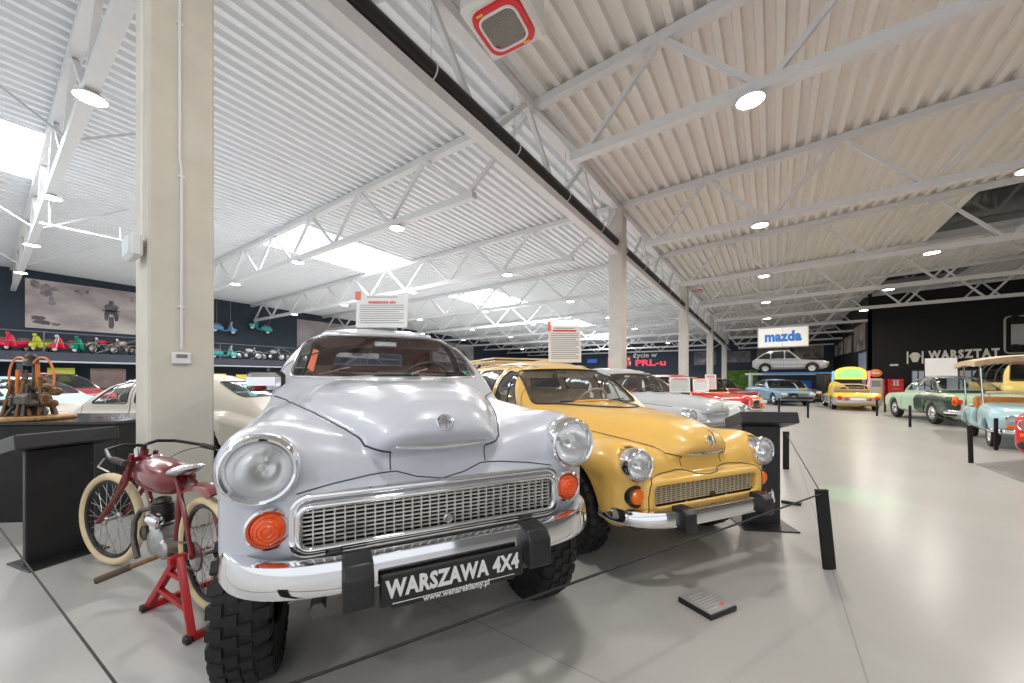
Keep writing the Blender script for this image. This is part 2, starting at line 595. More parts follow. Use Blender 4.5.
AX = {'left': (0, 1, 2), 'right': (0, 1, 2), 'front': (1, 0, 2), 'rear': (1, 0, 2), 'top': (2, 0, 1)}
class Shell:
    """cuts a body surface into named panels along outlines seen from the side, the front, the rear or above"""
    def __init__(self, field):
        self.fd = field
        self.V, self.Q = field.nets()
        self.lab = np.zeros(len(self.Q), int)
        self.regs = []
    def _ok(self, view, V, N, lim=0.25):
        if view == 'left': return (V[:, 0] > 0.1) & (N[:, 0] > lim)
        if view == 'right': return (V[:, 0] < -0.1) & (N[:, 0] < -lim)
        if view == 'front': return N[:, 1] < -lim
        if view == 'rear': return N[:, 1] > lim
        return N[:, 2] > 0.02
    def region(self, name, view, poly, yr=None, lim=0.25):
        ax, i, j = AX[view]
        fd = self.fd
        g = fd.grad(self.V)
        N = g / np.maximum(np.linalg.norm(g, axis=1), 1e-6)[:, None]
        ok = self._ok(view, self.V, N, lim)
        if view == 'top': ok &= N[:, 2] > 0.45
        if yr is not None: ok &= (self.V[:, 1] > yr[0]) & (self.V[:, 1] < yr[1])
        p = self.V[:, [i, j]]
        d, q = closest(poly, p)
        m = ok & (d < fd.h * 0.72)
        ii = np.where(m)[0]
        self.V[ii, i] = q[ii, 0]
        self.V[ii, j] = q[ii, 1]
        for _ in range(3):
            P = self.V[ii]
            gg = fd.grad(P)[:, ax]
            s = fd.at(P) / np.where(np.abs(gg) < 0.15, 1e9, gg)
            self.V[ii, ax] -= np.clip(s, -fd.h, fd.h)
        C = self.V[self.Q].mean(1)
        g = fd.grad(C)
        N = g / np.maximum(np.linalg.norm(g, axis=1), 1e-6)[:, None]
        ok = self._ok(view, C, N, lim * 0.7)
        if yr is not None: ok &= (C[:, 1] > yr[0]) & (C[:, 1] < yr[1])
        sel = ok & inside(poly, C[:, [i, j]])
        self.regs.append(name)
        self.lab[sel] = len(self.regs)
        return len(self.regs)
    def mesh(self, k, name, m, parent, offset=0.0, drop=None):
        q = self.Q[self.lab == k] if not hasattr(k, '__len__') else self.Q[np.isin(self.lab, k)]
        if drop is not None:
            q = q[~drop(self.V[q].mean(1))]
        if not len(q): return None
        u, inv = np.unique(q, return_inverse=True)
        V = self.V[u]
        g = self.fd.grad(V)
        N = g / np.maximum(np.linalg.norm(g, axis=1), 1e-6)[:, None]
        if offset: V = V + offset * N
        return np_mesh(name, V, inv.reshape(-1, 4), m, parent, N=N)
    def line(self, view, pts, out=0.0, step=0.03, closed=False):
        """polyline drawn on the body as seen from one side -> 3D points"""
        ax, i, j = AX[view]
        p = dense(pts, step, closed)
        P = np.zeros((len(p), 3))
        P[:, i], P[:, j] = p[:, 0], p[:, 1]
        sgn = {'left': 1, 'right': -1, 'front': -1, 'rear': 1, 'top': 1}[view]
        P[:, ax] = self.fd.hi[ax] - 1e-3 if sgn > 0 else self.fd.o[ax] + 1e-3
        d = np.zeros(3)
        d[ax] = -sgn
        H, ok = self.fd.cast(P, d, (self.fd.hi[ax] - self.fd.o[ax]) * (0.5, 0.62, 0.8)[ax] - 2e-3)
        H = H[ok]
        if out and len(H):
            g = self.fd.grad(H)
            H = H + out * g / np.maximum(np.linalg.norm(g, axis=1), 1e-6)[:, None]
        return [tuple(q) for q in H]
    def seam(self, mb, view, pts, r=0.004, closed=False, out=-0.0015, step=0.03, seg=6):
        L = self.line(view, pts, out, step, closed)
        if len(L) > 2: mb.tube(L, r, seg, closed=closed)
        return L

def mirrored(poly):
    p = np.array(poly, float)
    return p * np.array([-1, 1])

# ------------------------------------------------------------------ wheels
def wheel_part(parent, c, R, wdt, side, style, rim_mat, cap_mat, chunky=False, rimr=None, seg=40):
    """part 'wheel' (tyre) with sub-parts rim and hub_cap; side = +1/-1 is the outer side along x"""
    x0 = c[0]
    rr = rimr or R * 0.6
    h = wdt / 2
    mb = MB()
    prof = [(rr * 0.97, -h * 0.75), (rr * 1.03, -h * 0.9), (R * 0.86, -h), (R * 0.95, -h * 0.92), (R * 0.985, -h * 0.72), (R, -h * 0.4), (R, h * 0.4), (R * 0.985, h * 0.72), (R * 0.95, h * 0.92), (R * 0.86, h), (rr * 1.03, h * 0.9), (rr * 0.97, h * 0.75)]
    mb.lathe(prof, c, 'x', seg)
    if chunky:
        n = 30
        for k in range(n):
            for row, (xa, xb, ph) in enumerate(((-1.0, -0.52, 0), (-0.42, -0.04, 0.5), (0.04, 0.42, 0), (0.52, 1.0, 0.5))):
                a0 = 2 * PI * (k + ph * 0.999) / n
                da = 2 * PI / n * 0.34
                ra, rb = R * 0.955, R * 1.025
                vs = []
                for (aa, rq) in ((a0 - da, ra), (a0 + da, ra), (a0 + da * 0.8, rb), (a0 - da * 0.8, rb)):
                    for xx in (xa, xb):
                        rq2 = rq - (0.03 * R if abs(xx) > 0.9 and rq > R else 0)
                        vs.append((x0 + xx * h, c[1] + rq2 * math.cos(aa), c[2] + rq2 * math.sin(aa)))
                mb.add(vs, [(0, 2, 3, 1), (2, 4, 5, 3), (4, 6, 7, 5), (6, 0, 1, 7), (0, 6, 4, 2), (1, 3, 5, 7)])
            for s in (-1, 1):
                a0 = 2 * PI * (k + (0.5 if s > 0 else 0)) / n
                da = 2 * PI / n * 0.3
                vs = []
                for aa in (a0 - da, a0 + da):
                    for (rq, xx) in ((R * 0.84, s * h * 1.0), (R * 0.97, s * h * 0.95), (R * 0.97, s * h * 1.06), (R * 0.86, s * h * 1.07)):
                        vs.append((x0 + xx, c[1] + rq * math.cos(aa), c[2] + rq * math.sin(aa)))
                mb.add(vs, [(0, 1, 2, 3), (7, 6, 5, 4), (0, 4, 5, 1), (1, 5, 6, 2), (2, 6, 7, 3), (3, 7, 4, 0)])
    elif R > 0.2 and seg >= 32:
        for xx in (-0.45, -0.15, 0.15, 0.45):
            mb.lathe([(R * 1.0, xx * h - 0.006), (R * 1.012, xx * h - 0.004), (R * 1.012, xx * h + 0.02), (R * 1.0, xx * h + 0.022)], c, 'x', seg)
    t = mb.build('wheel', RUBBER, parent)
    s = side
    mb = MB()
    mb.lathe([(rr * 1.02, s * h * 0.82), (rr * 0.93, s * h * 0.8), (rr * 0.86, s * h * 0.45), (rr * 0.62, s * h * 0.35), (rr * 0.5, s * h * 0.62), (0.001, s * h * 0.66)], c, 'x', seg)
    mb.build('rim', rim_mat, t)
    mb = MB()
    if style == 'dome':
        q = [(rr * 0.6, s * h * 0.5), (rr * 0.57, s * h * 0.8), (rr * 0.4, s * h * 0.98), (rr * 0.2, s * h * 1.04), (0.001, s * h * 1.05)]
    else:
        q = [(rr * 0.92, s * h * 0.74), (rr * 0.8, s * h * 0.9), (rr * 0.55, s * h * 0.86), (rr * 0.3, s * h * 1.0), (0.001, s * h * 1.02)]
    mb.lathe(q, c, 'x', seg)
    mb.build('hub_cap', cap_mat, t)
    return t
# ------------------------------------------------------------------ the two near cars
def headlight(parent, c, r=0.118, name='headlight', rim=CHROME):
    x, y, z = c
    k = r / 0.118
    P = lambda q: [(a * k, b * k) for a, b in q]
    m = MB()
    m.lathe(P([(0.112, 0.09), (0.12, 0.03), (0.121, 0.0), (0.117, -0.022), (0.108, -0.034), (0.1, -0.03), (0.0955, -0.012), (0.0955, 0.01)]), c, 'y', 48)
    h = m.build(name, rim, parent)
    m = MB()
    m.lathe(P([(0.0955, -0.01), (0.082, -0.03), (0.055, -0.043), (0.025, -0.049), (0.0005, -0.05)]), c, 'y', 48)
    m.build('lens', LAMPGLASS, h)
    m = MB()
    m.lathe(P([(0.0955, 0.002), (0.088, 0.03), (0.07, 0.06), (0.045, 0.08), (0.02, 0.088), (0.0005, 0.09)]), c, 'y', 40)
    m.build('reflector', REFLECT, h)
    m = MB()
    m.lathe(P([(0.0005, 0.02), (0.012, 0.022), (0.014, 0.03), (0.01, 0.04)]), c, 'y', 20)
    m.tube([(x, y + 0.085 * k, z), (x, y + 0.01 * k, z)], 0.008 * k, 8)
    m.build('bulb_shield', STEEL, h)
    return h
def turn_signal(parent, c, ring, lens, r=0.066):
    k = r / 0.066
    P = lambda q: [(a * k, b) for a, b in q]
    m = MB()
    m.lathe(P([(0.07, 0.06), (0.074, 0.0), (0.072, -0.014), (0.064, -0.022), (0.056, -0.014), (0.054, 0.005)]), c, 'y', 36)
    s = m.build('turn_signal', ring, parent)
    m = MB()
    m.lathe(P([(0.0545, -0.004), (0.051, -0.022), (0.04, -0.034), (0.02, -0.041), (0.0005, -0.043)]), c, 'y', 36)
    for rr, hh in ((0.045, -0.031), (0.032, -0.0385), (0.018, -0.0425)):
        m.lathe(P([(rr + 0.003, hh + 0.002), (rr, hh - 0.002), (rr - 0.003, hh + 0.0005)]), c, 'y', 36)
    m.build('lens', lens, s)
    return s
def sweep(mb, path, sec, caps=True):
    """path of (x,y) with outward normals to the left of travel reversed; sec of (out, z)"""
    P = [Vector((a, b, 0)) for a, b in path]
    vs, fs = [], []
    n, k = len(P), len(sec)
    for i in range(n):
        t = (P[min(i + 1, n - 1)] - P[max(i - 1, 0)]).normalized()
        o = Vector((t.y, -t.x, 0))
        for (u, z) in sec:
            q = P[i] + o * u
            vs.append((q.x, q.y, z))
    for i in range(n - 1):
        for j in range(k):
            fs.append((i * k + j, i * k + (j + 1) % k, (i + 1) * k + (j + 1) % k, (i + 1) * k + j))
    if caps:
        fs.append(tuple(range(k)))
        fs.append(tuple((n - 1) * k + j for j in range(k))[::-1])
    return mb.add(vs, fs)
def bumper_path(hw, y_end, y_corner, y_mid, n=40, back=0.3):
    """plan line of a front bumper from the right end round to the left end"""
    out = []
    for i in range(n + 1):
        t = -PI / 2 + PI * i / n
        s, c = math.sin(t), max(math.cos(t), 0)
        out.append((hw * math.copysign(abs(s) ** 0.42, s), y_end - (y_end - y_mid) * c ** 0.9))
    return out

def warszawa_fn(kind):
    low = [(0.0, 0.755, 0.36, 0.895), (0.15, 0.78, 0.34, 0.905), (0.6, 0.82, 0.32, 0.925), (1.3, 0.835, 0.32, 0.955), (2.0, 0.845, 0.32, 0.985), (3.0, 0.845, 0.32, 0.985), (3.8, 0.83, 0.33, 0.94 if kind == 'saloon' else 0.985), (4.45, 0.74 if kind == 'saloon' else 0.8, 0.36, 0.74 if kind == 'saloon' else 0.97)]
    hood = [(-0.085, 0.185, 0.855), (-0.075, 0.205, 0.895), (-0.05, 0.228, 0.94), (-0.01, 0.25, 0.977), (0.06, 0.285, 1.012), (0.2, 0.35, 1.048), (0.5, 0.472, 1.082), (0.9, 0.62, 1.107), (1.42, 0.79, 1.13)]
    if kind == 'saloon':
        cab = [(1.2, 0.785, 1.44), (1.75, 0.785, 1.49), (1.98, 0.785, 1.515), (2.3, 0.785, 1.58), (2.7, 0.785, 1.60), (3.1, 0.775, 1.56), (3.5, 0.74, 1.43), (3.9, 0.65, 1.21), (4.35, 0.55, 0.88)]
    else:
        cab = [(1.2, 0.785, 1.44), (1.75, 0.785, 1.49), (1.98, 0.785, 1.515), (2.3, 0.785, 1.57), (2.7, 0.785, 1.59), (3.6, 0.785, 1.59), (4.1, 0.73, 1.565), (4.25, 0.72, 1.5), (4.42, 0.70, 1.05)]
    def fn(X, Y, Z, want=None):
        ax = np.abs(X)
        dip = np.minimum(0.5 * np.maximum(0.62 - ax, 0) ** 2, 0.08) * np.clip((1.35 - Y) / 0.6, 0, 1)
        d = slab(X, Y, Z, low, 0.15, dip)
        pod = ellip(ax, Y, Z, (0.622, 0.2, 0.79), (0.155, 0.225, 0.132))
        d = smin(d, pod, 0.07)
        nose = rbox(X, Y, Z, (0, 0.34, 0.7), (0.225, 0.31, 0.125), 0.05)
        d = smin(d, nose, 0.04)
        if kind == 'saloon':
            frame = rbox(X, Y, Z, (0, 0.06, 0.578), (0.572, 0.095, 0.108), 0.045)
            d = smin(d, frame, 0.05)
        else:
            frame = rbox(X, Y, Z, (0, 0.05, 0.573), (0.60, 0.11, 0.125), 0.05)
            d = smin(d, frame, 0.018)
        h = loft(X, Y, Z, hood, 0.70, 2.8)
        h = smax(h, -0.65 * (Y + 0.085) - 0.76 * (Z - 0.895), 0.035)
        rest = d
        if want == 'hood': return h - rest
        d = smin(d, h, 0.012)
        c = loft(X, Y, Z, cab, 0.80, 3.3)
        c = smax(c, -0.584 * (Y - 0.17 * ax ** 2 - 1.37) + 0.812 * (Z - 1.115), 0.05)
        d = smin(d, c, 0.045)
        cav = rbox(X, Y, Z, (0, -0.03, 0.578), (0.508, 0.09, 0.074 if kind == 'saloon' else 0.066), 0.03)
        d = smax(d, -cav, 0.012)
        lamp = np.maximum(np.sqrt((ax - 0.625) ** 2 + (Z - 0.795) ** 2) - 0.1, Y - 0.11)
        d = np.maximum(d, -lamp)
        for yc in (0.62, 3.36):
            arch = np.maximum(np.sqrt((Y - yc) ** 2 + (Z - 0.34) ** 2) - 0.44, 0.44 - ax)
            d = smax(d, -arch, 0.025)
        return d
    return fn

def warszawa(kind, loc, rz, lift, name, label, cat, body_mat, h):
    root = empty(name, loc, rz, label, cat)
    moved = []
    sal = kind == 'saloon'
    fd = Field(warszawa_fn(kind), (0, -0.14, 0.28), (0.9, 4.6, 1.66), h)
    sh = Shell(fd)
    lining = TRIMBROWN if sal else TRIMGREY
    ws = round_poly([(-0.685, 1.115), (0, 1.095), (0.685, 1.115), (0.61, 1.455), (0, 1.475), (-0.61, 1.455)], [0.05, 0.3, 0.05, 0.12, 0.3, 0.12]) if sal else round_poly([(-0.66, 1.11), (0, 1.095), (0.66, 1.11), (0.60, 1.455), (0, 1.475), (-0.60, 1.455)], [0.05, 0.3, 0.05, 0.12, 0.3, 0.12])
    # gentle crown to the lower edge
    hs = []
    fnn = warszawa_fn(kind)
    for y in np.concatenate([np.linspace(-0.03, 0.3, 10), np.linspace(0.36, 1.3, 14)]):
        xs = np.arange(0.1, 0.8, 0.004)
        P = np.stack([xs, xs * 0 + y, xs * 0 + 1.4], 1)
        H, ok = fd.cast(P, (0, 0, -1), 0.9)
        dv = fnn(H[:, 0], H[:, 1], H[:, 2], 'hood')
        k = np.where((dv > 0.0) & ok)[0]
        if len(k): hs.append((float(xs[k[0]]), float(y)))
    hs = [(hs[0][0] - 0.02, -0.2)] + hs
    xe = hs[-1][0]
    hs += [(xe * 0.6, 1.305), (0, 1.315)]
    k_hood = sh.region('hood', 'top', np.array(hs + [(-a, b) for a, b in hs[-2::-1]]))
    k_cav = sh.region('cav', 'front', round_poly([(-0.512, 0.5), (0.512, 0.5), (0.512, 0.656), (-0.512, 0.656)], 0.03), (-0.028, 0.25), 0.0)
    k_ws = sh.region('windscreen', 'front', ws, (1.1, 2.3))
    if sal:
        sides = [('front_side_window', [(1.60, 1.09), (1.93, 1.42), (2.2, 1.46), (2.22, 1.09)]), ('rear_side_window', [(2.34, 1.09), (2.33, 1.47), (2.75, 1.47), (3.12, 1.40), (3.3, 1.25), (3.3, 1.12)])]
        rearp = round_poly([(-0.45, 1.18), (0.45, 1.18), (0.4, 1.44), (-0.4, 1.44)], 0.08)
    else:
        sides = [('front_side_window', [(1.60, 1.09), (1.93, 1.42), (2.2, 1.46), (2.22, 1.09)]), ('rear_side_window', [(2.36, 1.09), (2.36, 1.47), (3.05, 1.47), (3.05, 1.09)]), ('load_side_window', [(3.2, 1.09), (3.2, 1.47), (4.0, 1.46), (4.15, 1.3), (4.18, 1.09)])]
        rearp = round_poly([(-0.55, 1.08), (0.55, 1.08), (0.5, 1.45), (-0.5, 1.45)], 0.08)
    sides = [(n, round_poly(p, 0.06)) for n, p in sides]
    k_side = []
    for n, p in sides:
        for v in ('left', 'right'):
            k_side.append((sh.region(n, v, p, None, 0.2), n, v, p))
    k_rear = sh.region('rear_window', 'rear', rearp, (2.6, 4.6))
    doors = [round_poly([(1.46, 0.42), (1.46, 1.06), (1.80, 1.44), (2.26, 1.51), (2.28, 0.42)], 0.05), round_poly([(2.28, 0.42), (2.28, 1.51), (2.8, 1.5), (3.1, 1.42), (3.2, 1.0), (2.95, 0.72), (2.9, 0.42)], 0.05)]
    body = sh.mesh(0, 'body', body_mat, root)
    moved.append(body)
    moved.append(sh.mesh(k_hood, 'hood', body_mat, root))
    moved.append(sh.mesh(k_cav, 'grille_cavity', BLACKMAT, root))
    moved.append(sh.mesh(k_ws, 'windscreen', GLASS, root))
    moved.append(sh.mesh(k_rear, 'rear_window', GLASS, root))
    for k, n, v, p in k_side:
        moved.append(sh.mesh(k, n, GLASS, root))
    # lining of the cabin, set in from the shell
    lin = sh.mesh(0, 'cabin_lining', lining, root, -0.02, drop=lambda C: (C[:, 2] < 1.02) | (C[:, 1] < 1.45))
    moved.append(lin)
    # seams, gaskets
    m = MB()
    for sg in (1, -1):
        L = sh.line('top', [(sg * a, b) for a, b in hs[1:-2] if b > 0.06], 0.0005, 0.03)
        E_ = sh.line('front', [(sg * 0.2, 0.812), (L[0][0], L[0][2])], 0.0005, 0.012)
        m.tube(E_ + L[1:], 0.0045, 6)
    for v in ('left', 'right'):
        for d in doors: sh.seam(m, v, d, 0.004, True)
    # line where the radiator shell meets the wings
    if sal:
        fr = [(-0.52, 0.695), (-0.4, 0.717), (-0.28, 0.732), (-0.18, 0.735), (-0.1, 0.708), (0, 0.692)]
    else:
        fr = [(-0.55, 0.44), (-0.565, 0.5), (-0.568, 0.58), (-0.555, 0.655), (-0.52, 0.695), (-0.4, 0.717), (-0.26, 0.727), (-0.18, 0.718), (-0.1, 0.69), (0, 0.682)]
    for sg in (-1, 1): sh.seam(m, 'front', [(sg * 0.2, 0.815), (sg * 0.2, 0.74)], 0.0024, out=0.0005, step=0.015)
    fr = fr + [(-a, b) for a, b in fr[-2::-1]]
    sh.seam(m, 'front', fr, 0.0024 if sal else 0.0035, False, out=0.0005, step=0.015)
    moved.append(m.build('panel_seams', GASKET, root))
    m = MB()
    sh.seam(m, 'front', ws, 0.011, True, out=0.002, step=0.025, seg=8)
    moved.append(m.build('windscreen_gasket', STEEL if sal else GASKET, root))
    m = MB()
    sh.seam(m, 'rear', rearp, 0.011, True, out=0.002, step=0.03, seg=8)
    for k, n, v, p in k_side: sh.seam(m, v, p, 0.009, True, out=0.001, step=0.03, seg=8)
    moved.append(m.build('window_gasket', GASKET, root))
    for v in ('left', 'right'):   # vent pane posts
        m = MB()
        sh.seam(m, v, [(1.84, 1.09), (1.95, 1.41)], 0.008, False, out=0.001, seg=8)
        moved.append(m.build('vent_pane_post', CHROME if sal else GASKET, root))
        m = MB()
        sh.seam(m, v, [(1.93, 1.49), (2.1, 1.515), (2.3, 1.53), (2.9, 1.53)] + ([(3.3, 1.44)] if sal else [(4.1, 1.51)]), 0.009, False, out=0.004, step=0.04, seg=8)
        moved.append(m.build('drip_rail', body_mat if sal else CHROME, root))
        for yy, nm in ((2.14, 0), (2.82, 0)):
            L = sh.line(v, [(yy - 0.12, 0.93), (yy, 0.93)], 0.03, 0.04)
            m = MB()
            m.tube(L, 0.01, 8)
            for q in (L[0], L[-1]): m.ball(q, 0.016, 10)
            moved.append(m.build('door_handle', CHROME, root))
    # prow trim and badge
    L = sh.line('front', [(-0.185, 0.838), (-0.1, 0.834), (0, 0.83), (0.1, 0.834), (0.185, 0.838)] if sal else [(-0.185, 0.842), (-0.1, 0.834), (0, 0.83), (0.1, 0.834), (0.185, 0.842)], 0.004, 0.02)
    m = MB()
    m.tube(L, [0.006 + 0.012 * math.sin(PI * i / (len(L) - 1)) ** 0.5 for i in range(len(L))], 10, flat=0.85)
    moved.append(m.build('prow_trim', CHROME, root))
    B = Vector(sh.line('front', [(-0.001, 0.925), (0.001, 0.925)], 0.002, 0.01)[0])
    m = MB()
    m.xf(B, (-0.42, 0, 0))
    R = 0.034
    m.lathe([(R, 0.004), (R, -0.006), (R * 0.9, -0.009), (R * 0.82, -0.006), (R * 0.82, 0.004)], (0, 0, 0), 'y', 40)
    m.beam((0, -0.004, -R * 0.85), (0, -0.004, R * 0.9), 0.007, 0.006, (0, 1, 0))
    m.beam((-R * 0.85, -0.004, 0.0), (R * 0.85, -0.004, 0.0), 0.006, 0.006, (0, 1, 0))
    for s in (-1, 1):
        m.beam((0, -0.004, R * 0.75), (s * R * 0.5, -0.004, -R * 0.1), 0.005, 0.006, (0, 1, 0))
    b = m.build('emblem', CHROME, root)
    moved.append(b)
    if not sal:
        m = MB()
        m.tube([B + Vector((0, -0.012, -0.05)), B + Vector((0, -0.03, -0.01)), B + Vector((0, -0.01, 0.05)), B + Vector((0, 0.03, 0.075))], [0.005, 0.011, 0.009, 0.003], 10)
        m.tube([B + Vector((-0.085, 0.012, -0.012)), B + Vector((-0.035, -0.008, -0.012))], [0.003, 0.006], 8)
        m.tube([B + Vector((0.085, 0.012, -0.012)), B + Vector((0.035, -0.008, -0.012))], [0.003, 0.006], 8)
        m.build('badge_fin', CHROME, b)
    # grille
    bar = CHROME_DULL if sal else CREAMBAR
    m = MB()
    nh, nv = (9, 29) if sal else (9, 22)
    x1, z0, z1 = 0.503, 0.508, 0.648
    if not sal: z0, z1 = 0.513, 0.643
    for i in range(nh):
        z = z0 + (z1 - z0) * (i + 0.5) / nh
        m.box((0, -0.012, z), (2 * x1, 0.01, 0.0055 if sal else 0.0048))
    for j in range(nv + 1):
        x = -x1 + 2 * x1 * j / nv
        m.box((x, -0.015 if sal else -0.008, (z0 + z1) / 2), (0.0055 if sal else 0.004, 0.02 if sal else 0.008, z1 - z0))
    gr = m.build('grille', bar, root)
    moved.append(gr)
    m = MB()
    rp = round_poly([(-0.512, 0.503), (0.512, 0.503), (0.512, 0.655), (-0.512, 0.655)], 0.045, 6)
    if sal:
        ring = [(a, -0.05, b) for a, b in dense(rp, 0.03)]
        m.tube(ring, 0.0125, 12, closed=True, up=(0, 1, 0))
        m.build('grille_surround', CHROME, gr)
        m = MB()   # bright pressed tray above and below the bars
        rq = round_poly([(-0.53, 0.486), (0.53, 0.486), (0.53, 0.684), (-0.53, 0.684)], 0.06, 6)
        ring = [(a, -0.034, b) for a, b in dense(rq, 0.03)]
        m.tube(ring, 0.014, 10, closed=True, up=(0, 1, 0), flat=0.8)
        m.build('grille_moulding', CHROME, gr)
    m = MB()
    m.xf((0.02 if sal else 0.06, -0.028, 0.53))
    m.lathe([(0.02, 0.005), (0.02, -0.006), (0.015, -0.009), (0.0005, -0.006)], (0, 0, 0), 'y', 24)
    m.box((0, -0.01, 0), (0.006, 0.006, 0.032))
    m.box((0, -0.01, 0), (0.032, 0.006, 0.006))
    m.build('grille_badge', STEEL if sal else IRON, gr)
    # lamps
    for s in (-1, 1):
        moved.append(headlight(root, (s * 0.625, -0.022, 0.795), 0.118 if sal else 0.108))
        moved.append(turn_signal(root, (s * (0.602 if sal else 0.625), -0.012 if sal else 0.0, 0.59 if sal else 0.585), CHROME if sal else PLASTIC, REDLENS if sal else AMBER))
    # bumpers
    m = MB()
    path = bumper_path(0.735, 0.2, -0.06, -0.15)
    zc = 0.448 if sal else 0.462
    hh = 0.056 if sal else 0.052
    sec = [(-0.02, zc + hh * 0.9), (0.012, zc + hh), (0.03, zc + hh * 0.9), (0.036, zc + hh * 0.55), (0.04, zc), (0.045, zc - hh * 0.55), (0.036, zc - hh * 0.9), (0.01, zc - hh), (0.004, zc - hh * 0.9), (0.02, zc), (0.01, zc + hh * 0.7)]
    sweep(m, path, sec)
    bp = m.build('front_bumper', CHROME, root, auto=50)
    moved.append(bp)
    m = MB()
    for s in (-1, 1):
        m.box((s * 0.4, 0.0, 0.42), (0.06, 0.3, 0.05), 0.01)
    m.box((0, 0.02, 0.40), (1.3, 0.1, 0.08), 0.02)
    moved.append(m.build('bumper_bracket', IRON, root))
    for s in (-1, 1):
        m = MB()
        x = s * (0.33 if sal else 0.382)
        if sal:
            m.prism([(-0.13, 0.508), (-0.222, 0.503), (-0.252, 0.468), (-0.256, 0.372), (-0.24, 0.358), (-0.14, 0.362)], x - 0.048, x + 0.048, 'x')
        else:
            m.prism([(-0.11, 0.535), (-0.195, 0.535), (-0.232, 0.5), (-0.236, 0.4), (-0.222, 0.388), (-0.12, 0.392)], x - 0.048, x + 0.048, 'x')
        moved.append(m.build('overrider', PLASTIC, root, bev=0.014, bseg=3))
    m = MB()
    sweep(m, [(-a, 4.46 - (b + 0.08)) for a, b in path], [(u, z) for u, z in sec])
    moved.append(m.build('rear_bumper', CHROME, root, auto=50))
    for s in (-1, 1):
        m = MB()
        m.xf((s * 0.68, 4.42, 0.72), (0, 0, s * 0.3), (0.05, 0.04, 0.09))
        m.ball((0, 0, 0), 1, 16)
        moved.append(m.build('tail_lamp', REDGLASS, root))
    # cabin furniture
    seatm = TRIMBROWN if sal else mat('beige seat cloth', (0.40, 0.33, 0.25), 0.8, noise=0.15, nscale=30)
    for (y0, nm) in ((2.3, 'front_seat'), (3.15, 'rear_seat')):
        m = MB()
        m.box((0, y0 - 0.25, 0.72), (1.3, 0.5, 0.2), 0.06)
        m.xf((0, y0, 0.97), (-0.16, 0, 0))
        m.box((0, 0, 0), (1.3, 0.16, 0.52), 0.07)
        moved.append(m.build(nm, seatm, root))
    m = MB()
    m.box((0, 1.56, 1.01), (1.3, 0.22, 0.12), 0.03)
    moved.append(m.build('dashboard', body_mat, root))
    m = MB()
    c = Vector((0.34, 1.84, 1.08))
    tilt = Matrix.Rotation(math.radians(-55), 4, 'X')
    m.tube([c + tilt @ Vector((0.2 * math.cos(a), 0.2 * math.sin(a), 0)) for a in [2 * PI * i / 36 for i in range(36)]], 0.013, 8, closed=True)
    for a in (0.2, PI - 0.2): m.tube([c, c + tilt @ Vector((0.2 * math.cos(a), 0.2 * math.sin(a), 0))], 0.009, 8)
    m.tube([c, c + tilt @ Vector((0, 0, -0.5))], 0.018, 8)
    moved.append(m.build('steering_wheel', IRON if sal else mat('ivory plastic', (0.5, 0.46, 0.38), 0.4, noise=0.05), root))
    for s in (-1, 1):
        m = MB()
        m.xf((s * 0.3, 2.03, 1.425), (0.5, 0, 0))
        m.box((0, 0, 0), (0.42, 0.015, 0.12), 0.007)
        moved.append(m.build('sun_visor', lining, root))
    m = MB()
    m.tube([(0, 1.98, 1.47), (0, 1.92, 1.42)], 0.006, 8)
    m.box((0, 1.9, 1.405), (0.19, 0.02, 0.055), 0.012)
    moved.append(m.build('inside_mirror', STEEL, root))
    # wipers
    for s in (0, 1):
        if sal:
            a, b, c = [(-0.50, 1.115), (0.08, 1.115)][s], [(-0.30, 1.175), (0.26, 1.165)][s], [(-0.12, 1.14), (0.5, 1.135)][s]
        else:
            a, b, c = [(-0.46, 1.11), (0.1, 1.11)][s], [(-0.26, 1.135), (0.26, 1.14)][s], [(-0.08, 1.125), (0.48, 1.13)][s]
        m = MB()
        L = sh.line('front', [a, b], 0.018, 0.04)
        m.tube(L, 0.005, 8)
        w = m.build('wiper', CHROME, root)
        moved.append(w)
        L = sh.line('front', [((a[0] + b[0]) / 2 - 0.02, b[1] - 0.02), c], 0.014, 0.04)
        m = MB()
        m.tube(L, 0.006, 6)
        m.build('wiper_blade', RUBBER, w)
    # cowl intake
    m = MB()
    L = sh.line('top', [(-0.16, 1.22), (0.16, 1.22)], 0.006, 0.04) if sal else sh.line('top', [(-0.26, 1.30), (0.22, 1.30)], 0.014, 0.04)
    m.tube(L, [0.004] + [0.016] * (len(L) - 2) + [0.004], 8, flat=0.6)
    moved.append(m.build('cowl_vent', BLACKPAINT if sal else body_mat, root))
    # underside
    m = MB()
    for s in (-1, 1): m.box((s * 0.4, 2.2, 0.36), (0.09, 4.2, 0.1))
    for y in (0.3, 1.5, 2.6, 3.9): m.box((0, y, 0.36), (0.8, 0.08, 0.08))
    m.box((0, 1.2, 0.34), (0.34, 0.9, 0.2), 0.05)
    moved.append(m.build('chassis', IRON, root))
    for o in moved:
        if o: o.location.z += lift
    # wheels
    R, wd, tr = (0.392, 0.205, 0.735) if sal else (0.355, 0.18, 0.70)
    capm = CHROME
    for y in (0.62, 3.36):
        for s in (-1, 1):
            wheel_part(root, (s * tr, y, R), R, wd, s, 'dome', body_mat, capm, True, R * 0.56)
    for y in (0.62, 3.36):
        m = MB()
        m.tube([(-tr + 0.1, y, R), (tr - 0.1, y, R)], 0.045, 12)
        m.ball((0.12, y, R), 0.13, 14)
        for s in (-1, 1):
            m.tube([(s * 0.46, y - 0.5, R + 0.06), (s * 0.46, y, R - 0.05), (s * 0.46, y + 0.5, R + 0.06)], 0.03, 6)
        m.build('axle', IRON, root)
    return root, sh

